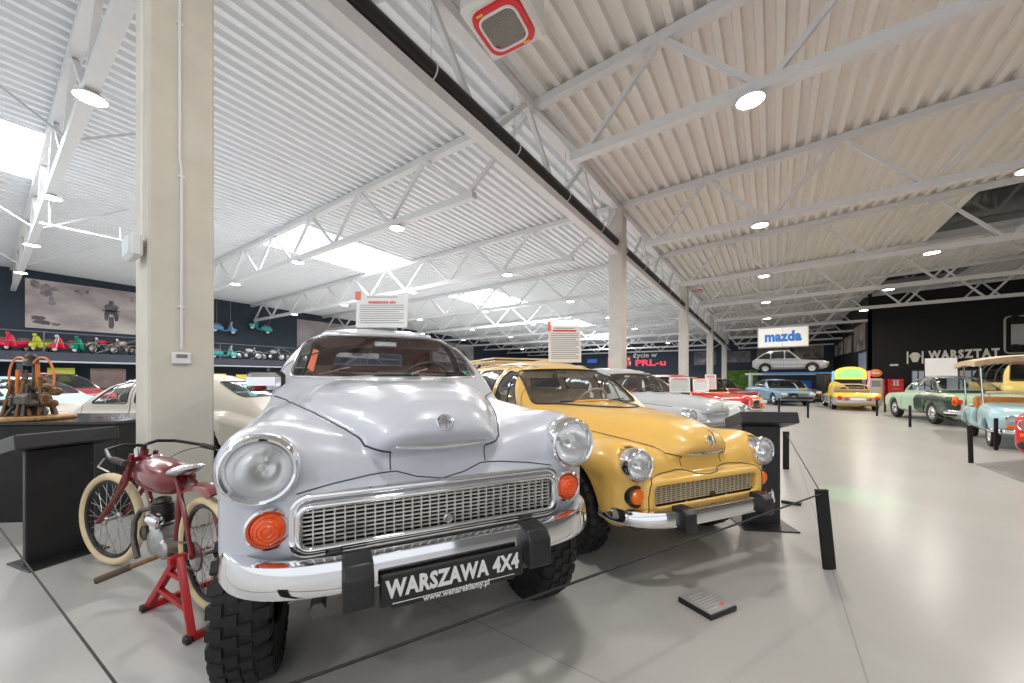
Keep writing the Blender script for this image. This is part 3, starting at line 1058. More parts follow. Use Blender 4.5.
REFLECT = mat('lamp reflector', (0.9, 0.9, 0.9), 0.2, 1.0, noise=0.03)
CHROME_DULL = mat('bright cream metal', (0.78, 0.77, 0.72), 0.25, 0.6, noise=0.05)
CREAMBAR = mat('cream painted bars', (0.76, 0.66, 0.47), 0.4, noise=0.08)
GREYPAINT = paint('pale dove grey', (0.555, 0.58, 0.645), 0.3)
YELLOWPAINT = paint('warm yellow', (0.88, 0.54, 0.13), 0.3)

g4, shg = warszawa('saloon', G(-0.293, 1.542), YAW + math.radians(25.3), 0.26, 'off_road_saloon', 'pale grey vintage saloon on chunky tyres with black plate reading WARSZAWA 4X4', 'car', GREYPAINT, 0.0145)
# door mirror on the viewer's side
m = MB()
m.box((-0.82, 1.36, 1.345), (0.19, 0.06, 0.115), 0.03)
mir = m.build('door_mirror', CHROME, g4)
m = MB()
m.tube([(-0.70, 1.44, 1.28), (-0.74, 1.41, 1.32), (-0.78, 1.40, 1.34)], 0.014, 8)
m.box((-0.81, 1.395, 1.345), (0.215, 0.05, 0.13), 0.02)
m.build('mirror_case', PLASTIC, mir)
# plate
pl = MB()
pl.box((0.0, -0.222, 0.395 + 0.26), (0.53, 0.014, 0.112), 0.006)
plate = pl.build('name_plate', PLASTIC, g4)
text_obj('lettering', 'WARSZAWA 4X4', 0.078, WHITE, plate, (0, -0.2305, 0.398 + 0.26), bold=0.0034, xs=0.76, depth=0.001, spacing=1.08)
text_obj('small_lettering', 'www.wenareklamy.pl', 0.03, WHITE, plate, (0.0, -0.2305, 0.338 + 0.26 + 0.006), bold=0.0004, xs=0.95, depth=0.001)
m = MB()
m.box((0, -0.222, 0.330 + 0.272), (0.46, 0.012, 0.022), 0.004)
m.build('plate_foot', PLASTIC, plate)
m = MB()
m.box((0, -0.2305, 0.3515 + 0.26), (0.45, 0.002, 0.0018))
m.build('white_rule', WHITE, plate)
# stickers behind the windscreen
def screen_patch(root, sh, pts, m_, name, lift, inset=-0.012):
    P = []
    for q in pts:
        L = sh.line('front', [q, (q[0] + 0.001, q[1])], inset, 0.01)
        if not L: return
        P.append(L[0])
    b = MB()
    b.add(P, [tuple(range(len(P)))])
    b.add([(p[0], p[1] + 0.003, p[2]) for p in P], [tuple(range(len(P)))[::-1]])
    o = b.build(name, m_, root)
    o.location.z += lift
    return o
screen_patch(g4, shg, [(-0.585, 1.19), (-0.545, 1.16), (-0.515, 1.33), (-0.555, 1.345)], mat('orange sticker', (0.85, 0.2, 0.1), 0.5, noise=0.05), 'windscreen_sticker', 0.26)
screen_patch(g4, shg, [(0.585, 1.15), (0.612, 1.15), (0.60, 1.18), (0.578, 1.18)], mat('green sticker', (0.05, 0.5, 0.3), 0.5, noise=0.05), 'windscreen_sticker', 0.26)
m = MB()
m.xf((-0.3, 2.6, 1.0 + 0.26), (-0.25, 0, 0))
m.box((0, 0, 0.08), (0.34, 0.01, 0.26))
o = m.build('paper_notice', PAPER, g4)

yk, shy = warszawa('kombi', G(1.388, 2.70), YAW + math.radians(23.5), 0.0, 'estate_car', 'yellow vintage estate car beside the pale grey off-road saloon', 'car', YELLOWPAINT, 0.0175)
m = MB()
for z in (1.61, 1.65):
    m.tube([(-0.5, 2.95, z), (-0.5, 4.1, z), (0.5, 4.1, z), (0.5, 2.95, z)], 0.012, 8, closed=True)
rack = m.build('roof_rack', mat('yellowed rack paint', (0.7, 0.55, 0.3), 0.4, noise=0.05), yk)
for (a, b) in ((-0.5, 3.0), (-0.5, 3.5), (-0.5, 4.0), (0.5, 3.0), (0.5, 3.5), (0.5, 4.0)):
    m = MB()
    m.tube([(a, b, 1.52), (a, b, 1.65)], 0.01, 8)
    m.build('rack_foot', CHROME, rack)
m = MB()
for i in range(9): m.box((-0.4 + 0.1 * i, 3.52, 1.61), (0.03, 1.14, 0.012))
m.build('rack_slats', mat('pale wood slat', (0.55, 0.4, 0.22), 0.6, noise=0.15, nscale=20), rack)
# ------------------------------------------------------------------ the hall
XROW = -4.55          # line of columns under the main lattice girder
YT = [1.06 - 6, 1.06, 7.3, 13.1, 19.2, 25.2, 31.2, 37.2, 43.2, 49.2, 55.2]   # transverse trusses
def zr(x, y):
    return 7.72 - 0.018 * (y - 7) + (0.036 * (x - XROW) if x > XROW else 0.0)
def wnode(nt, t): return nt.nodes.new(t)
floor_m = mat('polished concrete floor', (0.43, 0.425, 0.41), 0.27, noise=0.05, nscale=0.6, spec=0.28, bump=0.012)
nt = floor_m.node_tree
# darker saw-cut joints with their own regular spacing
tc = wnode(nt, 'ShaderNodeTexCoord')
br = wnode(nt, 'ShaderNodeTexBrick')
mp = wnode(nt, 'ShaderNodeMapping')
mp.inputs['Location'].default_value = (-0.35, -1.6, 0.0)
nt.links.new(tc.outputs['Object'], mp.inputs['Vector'])
nt.links.new(mp.outputs['Vector'], br.inputs['Vector'])
br.offset = 0.0
br.inputs['Scale'].default_value = 1.0
br.inputs['Brick Width'].default_value = 6.0
br.inputs['Row Height'].default_value = 6.0
br.inputs['Mortar Size'].default_value = 0.005
br.inputs['Mortar Smooth'].default_value = 0.2
br.inputs['Color1'].default_value = (1, 1, 1, 1)
br.inputs['Color2'].default_value = (1, 1, 1, 1)
br.inputs['Mortar'].default_value = (0.78, 0.78, 0.78, 1)
mul = wnode(nt, 'ShaderNodeMixRGB')
mul.blend_type = 'MULTIPLY'
mul.inputs[0].default_value = 1
b = nt.nodes['Principled BSDF']
src = b.inputs['Base Color'].links[0].from_socket
nt.links.new(src, mul.inputs[1])
nt.links.new(br.outputs['Color'], mul.inputs[2])
nt.links.new(mul.outputs[0], b.inputs['Base Color'])
WHITESTEEL = mat('white painted steel', (0.72, 0.72, 0.73), 0.42, noise=0.02)
DECK = mat('white profiled sheet', (0.84, 0.86, 0.89), 0.42, noise=0.02, nscale=2)
DECKWARM = mat('warm lit profiled sheet', (0.80, 0.775, 0.735), 0.45, noise=0.02, nscale=2)  # the right bay's warm light is tinted into this roof sheet colour
CONCRETE = mat('cast concrete', (0.66, 0.63, 0.545), 0.8, noise=0.07, nscale=2.2, bump=0.12)
NAVY = mat('dark navy wall', (0.035, 0.05, 0.075), 0.6, noise=0.08, nscale=3)
NEARBLACK = mat('black wall', (0.005, 0.0055, 0.007), 0.6, noise=0.1, nscale=3)

m = MB()
m.box((-5, 24, -0.05), (70, 76, 0.1))
tag(m.build('floor', floor_m, smooth=False), kind='structure')
# profiled roof sheets, one bay each side of the main girder
def deck(name, x0, x1, y0, y1, pitch, dep, m_, holes):
    mb = MB()
    ys = sorted(set([y0, y1] + [h[2] for h in holes] + [h[3] for h in holes]))
    n = int((x1 - x0) / pitch)
    for a, b_ in zip(ys[:-1], ys[1:]):
        row = []
        for i in range(n + 1):
            x = x0 + pitch * i
            row += [(x, 0), (x + pitch * 0.36, 0), (x + pitch * 0.46, dep), (x + pitch * 0.9, dep)]
        for (xa, za), (xb, zb) in zip(row[:-1], row[1:]):
            xm, ym = (xa + xb) / 2, (a + b_) / 2
            if any(h[0] < xm < h[1] and h[2] <= ym <= h[3] for h in holes): continue
            mb.add([(xa, a, zr(xa, a) + za), (xb, a, zr(xb, a) + zb), (xb, b_, zr(xb, b_) + zb), (xa, b_, zr(xa, b_) + za)], [(0, 1, 2, 3)])
    o = mb.build(name, m_, smooth=False)
    return tag(o, kind='structure')
SKYL = [(-19.6, -15.7, YT[k], YT[k + 1]) for k in (0, 2, 4, 6, 8)]
SKYR = [(5.8, 9.7, YT[k], YT[k + 1]) for k in (4, 6)]
deck('ceiling_left', -36.5, XROW, -6, 56.5, 0.31, 0.11, DECK, SKYL)
deck('ceiling_right', XROW, 24, -6, 56.5, 0.33, 0.11, DECKWARM, SKYR)
SKYGLOW = mat('daylit roof glazing', (0.95, 0.98, 1.0), 0.4, emit=4.0, noise=0.01)
SKYDARK = mat('dark roof glazing', (0.07, 0.075, 0.075), 0.08, noise=0.2, nscale=1.5)
def skylight(r, m_, n):
    x0, x1, y0, y1 = r
    t = empty('window_%d' % n, ((x0 + x1) / 2, (y0 + y1) / 2, 0), kind='structure')
    mb = MB()
    mb.add([(x0 - t.location.x, y0 - t.location.y, zr(x0, y0) + 0.3), (x1 - t.location.x, y0 - t.location.y, zr(x1, y0) + 0.3), (x1 - t.location.x, y1 - t.location.y, zr(x1, y1) + 0.3), (x0 - t.location.x, y1 - t.location.y, zr(x0, y1) + 0.3)], [(0, 3, 2, 1)])
    mb.build('pane', m_, t, smooth=False)
    mb = MB()
    for (a, b_) in (((x0, y0), (x1, y0)), ((x1, y0), (x1, y1)), ((x1, y1), (x0, y1)), ((x0, y1), (x0, y0))):
        mb.beam((a[0] - t.location.x, a[1] - t.location.y, zr(*a) + 0.15), (b_[0] - t.location.x, b_[1] - t.location.y, zr(*b_) + 0.15), 0.06, 0.34)
    mb.build('frame', WHITESTEEL, t, smooth=False)
for i, r in enumerate(SKYL):
    skylight(r, SKYGLOW, i + 1)
    ld = bpy.data.lights.new('daylight', 'AREA')
    ld.shape = 'RECTANGLE'
    ld.size, ld.size_y = 3.8, 5.6
    ld.energy = SKY_POWER
    ld.color = (0.92, 0.96, 1.0)
    lo = bpy.data.objects.new('daylight', ld)
    COL.objects.link(lo)
    lo.location = ((r[0] + r[1]) / 2, (r[2] + r[3]) / 2, zr(r[0], r[2]) + 0.18)
for i, r in enumerate(SKYR): skylight(r, SKYDARK, 6 + i)

# transverse lattice trusses
def truss(xa, xb, y, lab, first, pitch=3.2, skip=None):
    t = empty('roof_truss', (xa, y, 0), kind='structure')
    sg = 1 if xb > xa else -1
    top = lambda x: (x - xa, 0, zr(x, y) - 0.1)
    def bot(x):
        return (x - xa, 0, zr(xa, y) - 1.62 + 0.008 * abs(x - xa))
    mb = MB()
    mb.beam(top(xa), top(xb), 0.2, 0.18)
    mb.build('top_chord', WHITESTEEL, t, smooth=False)
    xs0 = xa + sg * first
    n = int((abs(xb - xa) - first) / pitch)
    mb = MB()
    mb.beam(bot(xs0 - sg * 0.25), bot(xs0 + sg * (n * pitch)), 0.18, 0.18)
    mb.build('bottom_chord', WHITESTEEL, t, smooth=False)
    px = xa
    for k in range(n + 1):
        xbn = xs0 + sg * k * pitch
        xt2 = xbn + sg * pitch * 0.5
        for a in (px if k == 0 else xbn - sg * pitch * 0.5, xt2):
            if abs(a - xa) > abs(xb - xa): continue
            mb = MB()
            p, q = Vector(top(a)), Vector(bot(xbn))
            off = Vector((0.09 * sg * (1 if a > xbn else -1) * (1 if sg > 0 else -1) * sg, 0, 0))
            mb.beam(p, q + off * 0.5, 0.09, 0.09, (0, 1, 0))
            mb.build('diagonal', WHITESTEEL, t, smooth=False)
    return t
for k, y in enumerate(YT):
    if k < 1: continue
    if y < 56: truss(XROW, -36.0, y, 'l', 2.0)
    if k >= 2: truss(XROW, 22.0, y, 'r', 1.25)
# main girder along the columns
t = empty('main_girder', (XROW, 0, 0), kind='structure')
zt, zb = lambda y: zr(XROW, y) - 0.14, lambda y: zr(XROW, y) - 1.74
mb = MB()
mb.beam((0, -6, zt(-6)), (0, 56, zt(56)), 0.24, 0.2)
mb.build('top_chord', WHITESTEEL, t, smooth=False)
mb = MB()
mb.beam((0, -6, zb(-6)), (0, 56, zb(56)), 0.24, 0.2)
mb.build('bottom_chord', WHITESTEEL, t, smooth=False)
y = 1.06 - 6
k = 0
while y < 55:
    for (ya, yb) in ((y, y + 1.5), (y + 1.5, y + 3.0)):
        mb = MB()
        za, zb2 = (zt(ya), zb(yb)) if ya == y else (zb(ya), zt(yb))
        mb.beam((0, ya, za), (0, yb, zb2), 0.1, 0.1, (1, 0, 0))
        mb.build('diagonal', WHITESTEEL, t, smooth=False)
    y += 3.0
    k += 1
# thin sprinkler pipe and sloping braces in the left bay
mb = MB()
mb.tube([(-16.0, 0.9, 5.52), (-16.0, 3.1, 5.52)], 0.03, 8)
mb.tube([(-16.0, 2.4, 5.52), (-16.0, 2.4, 5.9)], 0.015, 6)
o = tag(mb.build('sprinkler_pipe', WHITESTEEL), 'thin white pipe running between the left bay trusses beyond the near column', 'pipe')
for yy in (1.06, 3.0):
    mb = MB()
    mb.tube([(-16.0, yy, 5.48), (-16.0, yy, zr(-16, yy))], 0.012, 6)
    mb.build('hanger', WHITESTEEL, o)
for x in (-12.0, -20.0, -27.0):
    for y_ in (1.06,):
        for s in (-1, 1):
            mb = MB()
            mb.beam((x, y_, zr(x, y_) - 1.5), (x, y_ + s * 2.2, zr(x, y_)), 0.05, 0.05)
            tag(mb.build('roof_brace_beam', WHITESTEEL, smooth=False), kind='structure')
# black rainwater pipe slung inside the girder
mb = MB()
mb.tube([(XROW + 0.0, yy, zr(XROW, yy) - 1.42) for yy in np.linspace(-5, 54, 30)], 0.15, 12)
o = tag(mb.build('drain_line', BLACKPAINT), 'long black pipe slung inside the main roof girder', 'pipe')
for yy in np.arange(-3, 54, 2.4):
    mb = MB()
    mb.tube([(XROW + 0.155 * math.cos(a), yy, zr(XROW, yy) - 1.42 + 0.155 * math.sin(a)) for a in np.linspace(0, 2 * PI, 17)[:-1]], 0.014, 6, closed=True)
    mb.tube([(XROW, yy, zr(XROW, yy) - 1.27), (XROW, yy, zr(XROW, yy) - 0.2)], 0.01, 6)
    mb.build('hanger', WHITESTEEL, o)
# columns
for i, yc in enumerate((1.035, 13.1, 25.2, 37.2, 49.2)):
    mb = MB()
    w, dpt = (0.45, 0.455) if i == 0 else (0.5, 0.5)
    x = -4.525 if i == 0 else XROW
    mb.box((x, yc, zr(XROW, yc) / 2 - 0.06), (w, dpt, zr(XROW, yc) - 0.12), 0.02)
    tag(mb.build('column', CONCRETE if i == 0 else mat('pale concrete', (0.60, 0.575, 0.53), 0.8, noise=0.05, nscale=2, bump=0.08)), kind='structure')
# conduit and thermostat on the near column (its face towards the aisle is x = -4.3)
p = onx(181, 355, -4.3)
yc = p.y
mb = MB()
mb.tube([(-4.285, yc, p.z + 0.05), (-4.285, yc, 3.2), (-4.285, yc - 0.012, 3.3), (-4.285, yc - 0.012, 7.4)], 0.011, 8)
o = tag(mb.build('cable_conduit', WHITE), 'thin white conduit running up the near concrete column', 'pipe')
for z in (2.0, 3.15, 4.5, 5.8):
    mb = MB()
    mb.box((-4.288, yc - (0.012 if z > 3.2 else 0), z), (0.02, 0.05, 0.02), 0.004)
    mb.build('clip', WHITE, o)
mb = MB()
mb.box((-4.285, yc, p.z - 0.03), (0.028, 0.135, 0.105), 0.01)
o = tag(mb.build('thermostat', WHITE), 'white wall thermostat with small grey display on the near column', 'thermostat')
mb = MB()
mb.box((-4.27, yc, p.z - 0.012), (0.004, 0.075, 0.032))
mb.build('display', mat('grey green display', (0.22, 0.25, 0.2), 0.3, noise=0.05), o)
# emergency sign on the end face of the same column
q = ony(143, 249, 0.8)
mb = MB()
mb.box((q.x - 0.02, 0.74, q.z), (0.30, 0.08, 0.2), 0.02)
o = tag(mb.build('emergency_light', WHITE), 'white emergency light box on the near column', 'emergency light')
mb = MB()
mb.box((q.x - 0.02, 0.697, q.z), (0.25, 0.006, 0.15), 0.002)
mb.build('diffuser', mat('frosted cover', (0.75, 0.85, 0.85), 0.3, noise=0.05), o)
mb = MB()
mb.tube([(q.x + 0.03, 0.79, q.z + 0.1), (q.x + 0.03, 0.79, 7.4)], 0.008, 8)
mb.build('cable', WHITE, o)

# walls
mb = MB()
mb.box((-36.1, 27, 3.9), (0.2, 59, 7.8))
tag(mb.build('wall_left', NAVY, smooth=False), kind='structure')
mb = MB()
mb.box((-15, 56.1, 3.9), (42.2, 0.2, 7.8))
tag(mb.build('wall_back', NAVY, smooth=False), kind='structure')
XC, YW = 5.7, 37.0
mb = MB()
mb.box((XC + 8.2, YW + 0.1, 3.3), (16.4, 0.2, 6.6))
mb.box((XC + 8.2, YW + 0.6, 7.5), (16.4, 0.2, 1.8))
tag(mb.build('wall_right', NEARBLACK, smooth=False), kind='structure')
mb = MB()
mb.box((XC + 0.1, 46.5, 3.9), (0.2, 19, 7.8))
tag(mb.build('wall_side', NEARBLACK, smooth=False), kind='structure')
mb = MB()
mb.box((22.1, 16, 4), (0.2, 42, 8))
tag(mb.build('wall_far_right', mat('grey hall wall', (0.3, 0.3, 0.3), 0.7, noise=0.05), smooth=False), kind='structure')

# lamps
LAMPW = mat('lit lamp diffuser', (1.0, 0.95, 0.86), 0.4, emit=28.0, noise=0.01)
LAMPC = mat('lit lamp diffuser cool', (1.0, 0.98, 0.95), 0.4, emit=28.0, noise=0.01)
def lamp(x, y, warm):
    z = zr(XROW, y) - 1.80 + (0.01 * abs(x - XROW))
    t = empty('ceiling_lamp', (x, y, z), 0, None, 'lamp')
    mb = MB()
    mb.lathe([(0.001, 0.14), (0.06, 0.13), (0.1, 0.07), (0.2, 0.04), (0.215, 0.0), (0.2, 0.0)], (0, 0, 0), 'z', 24)
    mb.build('housing', WHITESTEEL, t)
    mb = MB()
    mb.lathe([(0.2, 0.004), (0.12, -0.01), (0.001, -0.014)], (0, 0, 0), 'z', 24)
    mb.build('diffuser', LAMPW if warm else LAMPC, t)
    mb = MB()
    mb.tube([(0, 0, 0.13), (0, 0, 0.3)], 0.012, 6)
    mb.build('stem', WHITESTEEL, t)
    ld = bpy.data.lights.new('lamp_glow', 'AREA')
    ld.shape = 'DISK'
    ld.size = 0.4
    ld.energy = LAMP_POWER * (0.72 if warm else (1.25 if x < -8 else 0.46) if y < 6 and x > -12 else 1.0)
    ld.color = (1.0, 0.93, 0.83) if warm else (1.0, 0.97, 0.94)
    lo = bpy.data.objects.new('lamp_glow', ld)
    COL.objects.link(lo)
    lo.parent = t
    lo.location = (0, 0, -0.03)
    return t
LAMPS = []
for y in (1.06, 7.3, 13.1, 19.2, 25.2, 31.2, 43.2):
    for x in (-9.4, -15.6, -22.0, -28.5): LAMPS.append((x, y, 0))
    if y > 2:
        for x in (-0.3, 4.6) + ((9.6,) if y in (13.1, 25.2) else ()):
            if not (y > 36 and x > 4): LAMPS.append((x, y, 1))
LAMPS += [(-0.3, 1.06, 0), (-9.4, -4.94, 0), (-0.3, -4.94, 0), (4.6, -4.94, 0)]  # unseen lamps over and behind the camera, added to brighten the near cars and floor
for (x, y, w) in LAMPS:
    o = lamp(x, y, w)
    o['label'] = 'round ceiling lamp glowing under the roof trusses over the ' + ('right hand bay' if w else 'left hand bay')
    o['group'] = 'ceiling lamps of the right hand bay' if w else 'ceiling lamps of the left hand bay'
# air heaters hung from the roof
HEATRED = mat('red enamel', (0.72, 0.02, 0.03), 0.35, noise=0.03)
def heater(c, rz, label):
    t = empty('air_destratifier', c, rz, label, 'heater')
    mb = MB()
    mb.box((0, 0, 0.16), (0.95, 0.95, 0.28), 0.05)
    mb.build('casing', WHITE, t)
    mb = MB()
    a = round_poly([(-0.38, -0.38), (0.38, -0.38), (0.38, 0.38), (-0.38, 0.38)], 0.2, 6)
    b_ = round_poly([(-0.27, -0.27), (0.27, -0.27), (0.27, 0.27), (-0.27, 0.27)], 0.16, 6)
    n = len(a)
    mb.add([(p[0], p[1], 0.02) for p in a] + [(p[0], p[1], -0.02) for p in a * 0.97] + [(p[0], p[1], -0.02) for p in b_] + [(p[0], p[1], 0.02) for p in b_],
           [(i + n * r, (i + 1) % n + n * r, (i + 1) % n + n * (r + 1), i + n * (r + 1)) for r in range(3) for i in range(n)])
    mb.build('red_surround', HEATRED, t)
    mb = MB()
    c_ = round_poly([(-0.285, -0.285), (0.285, -0.285), (0.285, 0.285), (-0.285, 0.285)], 0.16, 6)
    mb.tube([(p[0], p[1], -0.022) for p in c_], 0.02, 6, closed=True)
    mb.build('white_rim', WHITE, t)
    mb = MB()
    for i in range(15):
        q = -0.25 + 0.5 * i / 14
        w = 0.27 if abs(q) < 0.2 else 0.22
        mb.box((0, q, 0.0), (2 * w, 0.012, 0.02))
    for i in range(15):
        q = -0.25 + 0.5 * i / 14
        w = 0.27 if abs(q) < 0.2 else 0.22
        mb.box((q, 0, -0.004), (0.006, 2 * w, 0.02))
    mb.build('grille', mat('beige grille', (0.45, 0.42, 0.38), 0.5, noise=0.05), t, smooth=False)
    mb = MB()
    mb.box((0, 0, 0.03), (0.6, 0.6, 0.02))
    mb.build('fan_guard', mat('dark grey mesh', (0.25, 0.23, 0.21), 0.7, noise=0.1), t, smooth=False)  # flat dark grey plate set behind the grille bars
    for sx in (-1, 1):
        for sy in (-1, 1):
            mb = MB()
            mb.tube([(sx * 0.42, sy * 0.42, 0.25), (sx * 0.42, sy * 0.42, 0.9)], 0.012, 6)
            mb.build('hanger', WHITESTEEL, t)
    for s in (-1, 1):
        mb = MB()
        mb.box((s * 0.2, s * 0.335, -0.022), (0.1, 0.03, 0.004))
        mb.build('yellow_label', mat('yellow label', (0.85, 0.55, 0.05), 0.5, noise=0.03), t)
    return t
h0 = DP(504, 28, 5.4)
heater((h0.x, h0.y, h0.z), 0.1, 'white ceiling heater with red rounded surround, nearest overhead')
h1 = ony(696, 291, 27.5)
heater((h1.x, h1.y, h1.z), 0, 'small distant ceiling heater with red edge beside the second far column')
# ------------------------------------------------------------------ other vehicles
def simple_car(name, label, loc, rz, sp, body_mat, h=0.036, cat='car', group=None):
    g = lambda k, d: sp.get(k, d)
    L, W, zb = g('L', 4.2), g('W', 0.8), g('zb', 0.24)
    zh0, zh1, belt, tail = g('nose', 0.72), g('hood', 0.86), g('belt', 0.92), g('tail', 0.85)
    y0, y1, y2, y3, zr_ = g('y0', 1.25), g('y1', 1.75), g('y2', 3.0), g('y3', 3.7), g('roof', 1.42)
    ya, yb, R = g('ya', 0.75), g('yb', 3.2), g('R', 0.3)
    rnd, n = g('rnd', 0.13), g('n', 3.2)
    tp = g('taper', 0.93)
    low = [(0, W * tp, zb + 0.08, zh0), (0.25, W * 0.98, zb, zh0 + (zh1 - zh0) * 0.5), (y0, W, zb, zh1), ((y0 + y3) / 2, W, zb, belt), (y3, W, zb, g('deck', belt)), (L - 0.25, W * 0.97, zb, tail + 0.03), (L, W * tp, zb + 0.1, tail)]
    Wc = W * g('cw', 0.93)
    cabin = not g('open', False)
    def fn(X, Y, Z):
        ax = np.abs(X)
        d = slab(X, Y, Z, low, rnd)
        for (c, s, r) in g('humps', []):
            d = smin(d, rbox(ax, Y, Z, c, s, r), 0.06)
        if cabin:
            c = loft(X, Y, Z, [(y0 - 0.25, Wc, zr_ - 0.03), (y1, Wc, zr_ - 0.02), ((y1 + y2) / 2, Wc, zr_), (y2, Wc * 0.98, zr_ - 0.03), (y3 + 0.25, Wc * 0.93, zr_ - 0.1)], belt - 0.25, n)
            a, b = y1 - y0, zr_ - zh1
            q = math.hypot(a, b)
            c = smax(c, -b / q * (Y - 0.12 * ax ** 2 - y0) + a / q * (Z - zh1), 0.05)
            a, b = y3 - y2, zr_ - g('deck', belt)
            q = math.hypot(a, b)
            c = smax(c, b / q * (Y + 0.12 * ax ** 2 - y3) + a / q * (Z - g('deck', belt)), 0.06)
            d = smin(d, c, 0.03)
        else:
            d = smax(d, -rbox(X, Y, Z, (0, (y0 + y3) / 2, belt + 0.1), (W - 0.1, (y3 - y0) / 2, 0.5), 0.08), 0.03)
            if g('doorcut', None):
                dc = g('doorcut', None)
                d = smax(d, -rbox(X, Y, Z, (0, dc[0], dc[2]), (2, dc[1], dc[3]), 0.05), 0.02)
        for yc in (ya, yb):
            d = smax(d, -np.maximum(np.sqrt((Y - yc) ** 2 + (Z - R) ** 2) - R * 1.16, W - 0.26 - ax), 0.02)
        return d
    root = empty(name, loc, rz, label, cat, group)
    fd = Field(fn, (0, -0.08, zb - 0.06), (W + 0.06, L + 0.08, (zr_ if cabin else belt) + 0.12), h)
    sh = Shell(fd)
    ex = []
    for (nm, view, poly, mm) in g('panels', []):
        for v in (('left', 'right') if view == 'side' else (view,)):
            ex.append((sh.region(nm, v, round_poly(poly, 0.05), None, 0.15), nm, mm))
    gw = []
    if cabin:
        a, b = zh1 + 0.05, zr_ - 0.075
        ws = round_poly([(-Wc * 0.86, a), (Wc * 0.86, a), (Wc * 0.76, b), (-Wc * 0.76, b)], 0.07)
        gw.append((sh.region('w', 'front', ws, (y0 - 0.3, y1 + 0.4), 0.2), 'windscreen', 'front', ws))
        a = g('deck', belt) + 0.07
        rs = round_poly([(-Wc * 0.78, a), (Wc * 0.78, a), (Wc * 0.68, b), (-Wc * 0.68, b)], 0.08)
        gw.append((sh.region('r', 'rear', rs, (y2 - 0.4, L), 0.2), 'rear_window', 'rear', rs))
        zs0, zs1 = belt + 0.05, zr_ - 0.09
        k = (y1 - y0) / max(zr_ - zh1, 0.05)
        fx = lambda z: y0 + k * (z - zh1) + 0.20
        k2 = (y3 - y2) / max(zr_ - g('deck', belt), 0.05)
        bx = lambda z: y3 - k2 * (z - g('deck', belt)) - 0.16
        cuts = g('pillars', [(y1 + y2) / 2 + 0.1])
        edges = [None] + cuts + [None]
        for i in range(len(edges) - 1):
            A, B = edges[i], edges[i + 1]
            p = [(A + 0.04, zs0) if A else (fx(zs0), zs0), (A + 0.04, zs1) if A else (fx(zs1), zs1), (B - 0.04, zs1) if B else (bx(zs1), zs1), (B - 0.04, zs0) if B else (bx(zs0), zs0)]
            p = round_poly(p, 0.05)
            for v in ('left', 'right'):
                gw.append((sh.region('s', v, p, None, 0.2), 'side_window', v, p))
    sh.mesh(0, 'body', body_mat, root)
    for k, nm, mm in ex: sh.mesh(k, nm, mm, root)
    for k, nm, v, p in gw: sh.mesh(k, nm, g('glass', DARKGLASS), root)
    trim = g('trim', CHROME)
    if gw:
        m = MB()
        for k, nm, v, p in gw: sh.seam(m, v, p, 0.013, True, out=0.002, step=0.06)
        m.build('window_trim', g('gasket', GASKET), root)
    m = MB()
    for v in ('left', 'right'):
        for yy in g('doors', [y0 + 0.22, y0 + 1.3]):
            sh.seam(m, v, [(yy, zb + 0.12), (yy, belt)], 0.006, step=0.06)
    if m.v: m.build('door_seams', GASKET, root)
    # lamps
    zl = g('zl', zh0 - 0.12)
    xl = g('xl', W * 0.74)
    for s in (-1, 1):
        if g('lamp', 'round') == 'round':
            headlight(root, (s * xl, g('yl', 0.0) - 0.01, zl), g('rl', 0.085))
        else:
            m = MB()
            m.box((s * xl, 0.01, zl), (0.3, 0.07, 0.13), 0.02)
            q = m.build('headlight', CHROME, root)
            m = MB()
            m.box((s * xl, -0.025, zl), (0.27, 0.02, 0.11), 0.01)
            m.build('lens', LENSWHITE, q)
        m = MB()
        m.box((s * xl, -0.01, zl - g('dz_ind', 0.15)), (0.12, 0.05, 0.06), 0.015)
        m.build('turn_signal', AMBER, root)
        m = MB()
        m.xf((s * W * g('xt', 0.78), L, tail - g('dzt', 0.16)))
        if g('tl', 'box') == 'box': m.box((0, 0, 0), (0.2, 0.05, 0.12), 0.02)
        else: m.lathe([(0.09, -0.03), (0.085, 0.02), (0.05, 0.035), (0.001, 0.04)], (0, 0, 0), 'y', 20)
        m.build('tail_lamp', REDGLASS, root)
    m = MB()
    gz0, gz1, gx = g('grille', (zb + 0.22, zl + 0.05, xl - 0.2))
    m.box((0, 0.01, (gz0 + gz1) / 2), (2 * gx, 0.05, gz1 - gz0), 0.015)
    q = m.build('grille', g('gmat', BLACKPAINT), root)
    m = MB()
    for i in range(5): m.box((0, -0.018, gz0 + (gz1 - gz0) * (i + 0.5) / 5), (2 * gx - 0.04, 0.012, 0.012))
    m.build('grille_bar', trim, q)
    bz = g('zbump', zb + 0.17)
    for nm, sg in (('front_bumper', 1), ('rear_bumper', -1)):
        path = bumper_path(W * 0.95, 0.3, -0.02, -0.07, 20)
        if sg < 0: path = [(-a, L - b) for a, b in path]
        m = MB()
        bh = g('bh', 0.055)
        sweep(m, path, [(-0.02, bz + bh), (0.015, bz + bh), (0.03, bz), (0.015, bz - bh), (-0.02, bz - bh)])
        m.build(nm, g('bumpmat', trim), root, auto=60)
    if g('plate', True):
        m = MB()
        m.box((0, L + 0.035, g('zplate', bz + 0.15)), (0.5, 0.02, 0.11), 0.005)
        m.build('number_plate', PAPER, root)
    if g('strip', None):
        m = MB()
        for v in ('left', 'right'): sh.seam(m, v, g('strip', None), 0.011, out=0.004, step=0.06)
        m.build('side_strip', trim, root)
    # interior
    seatm = g('seat', TAN)
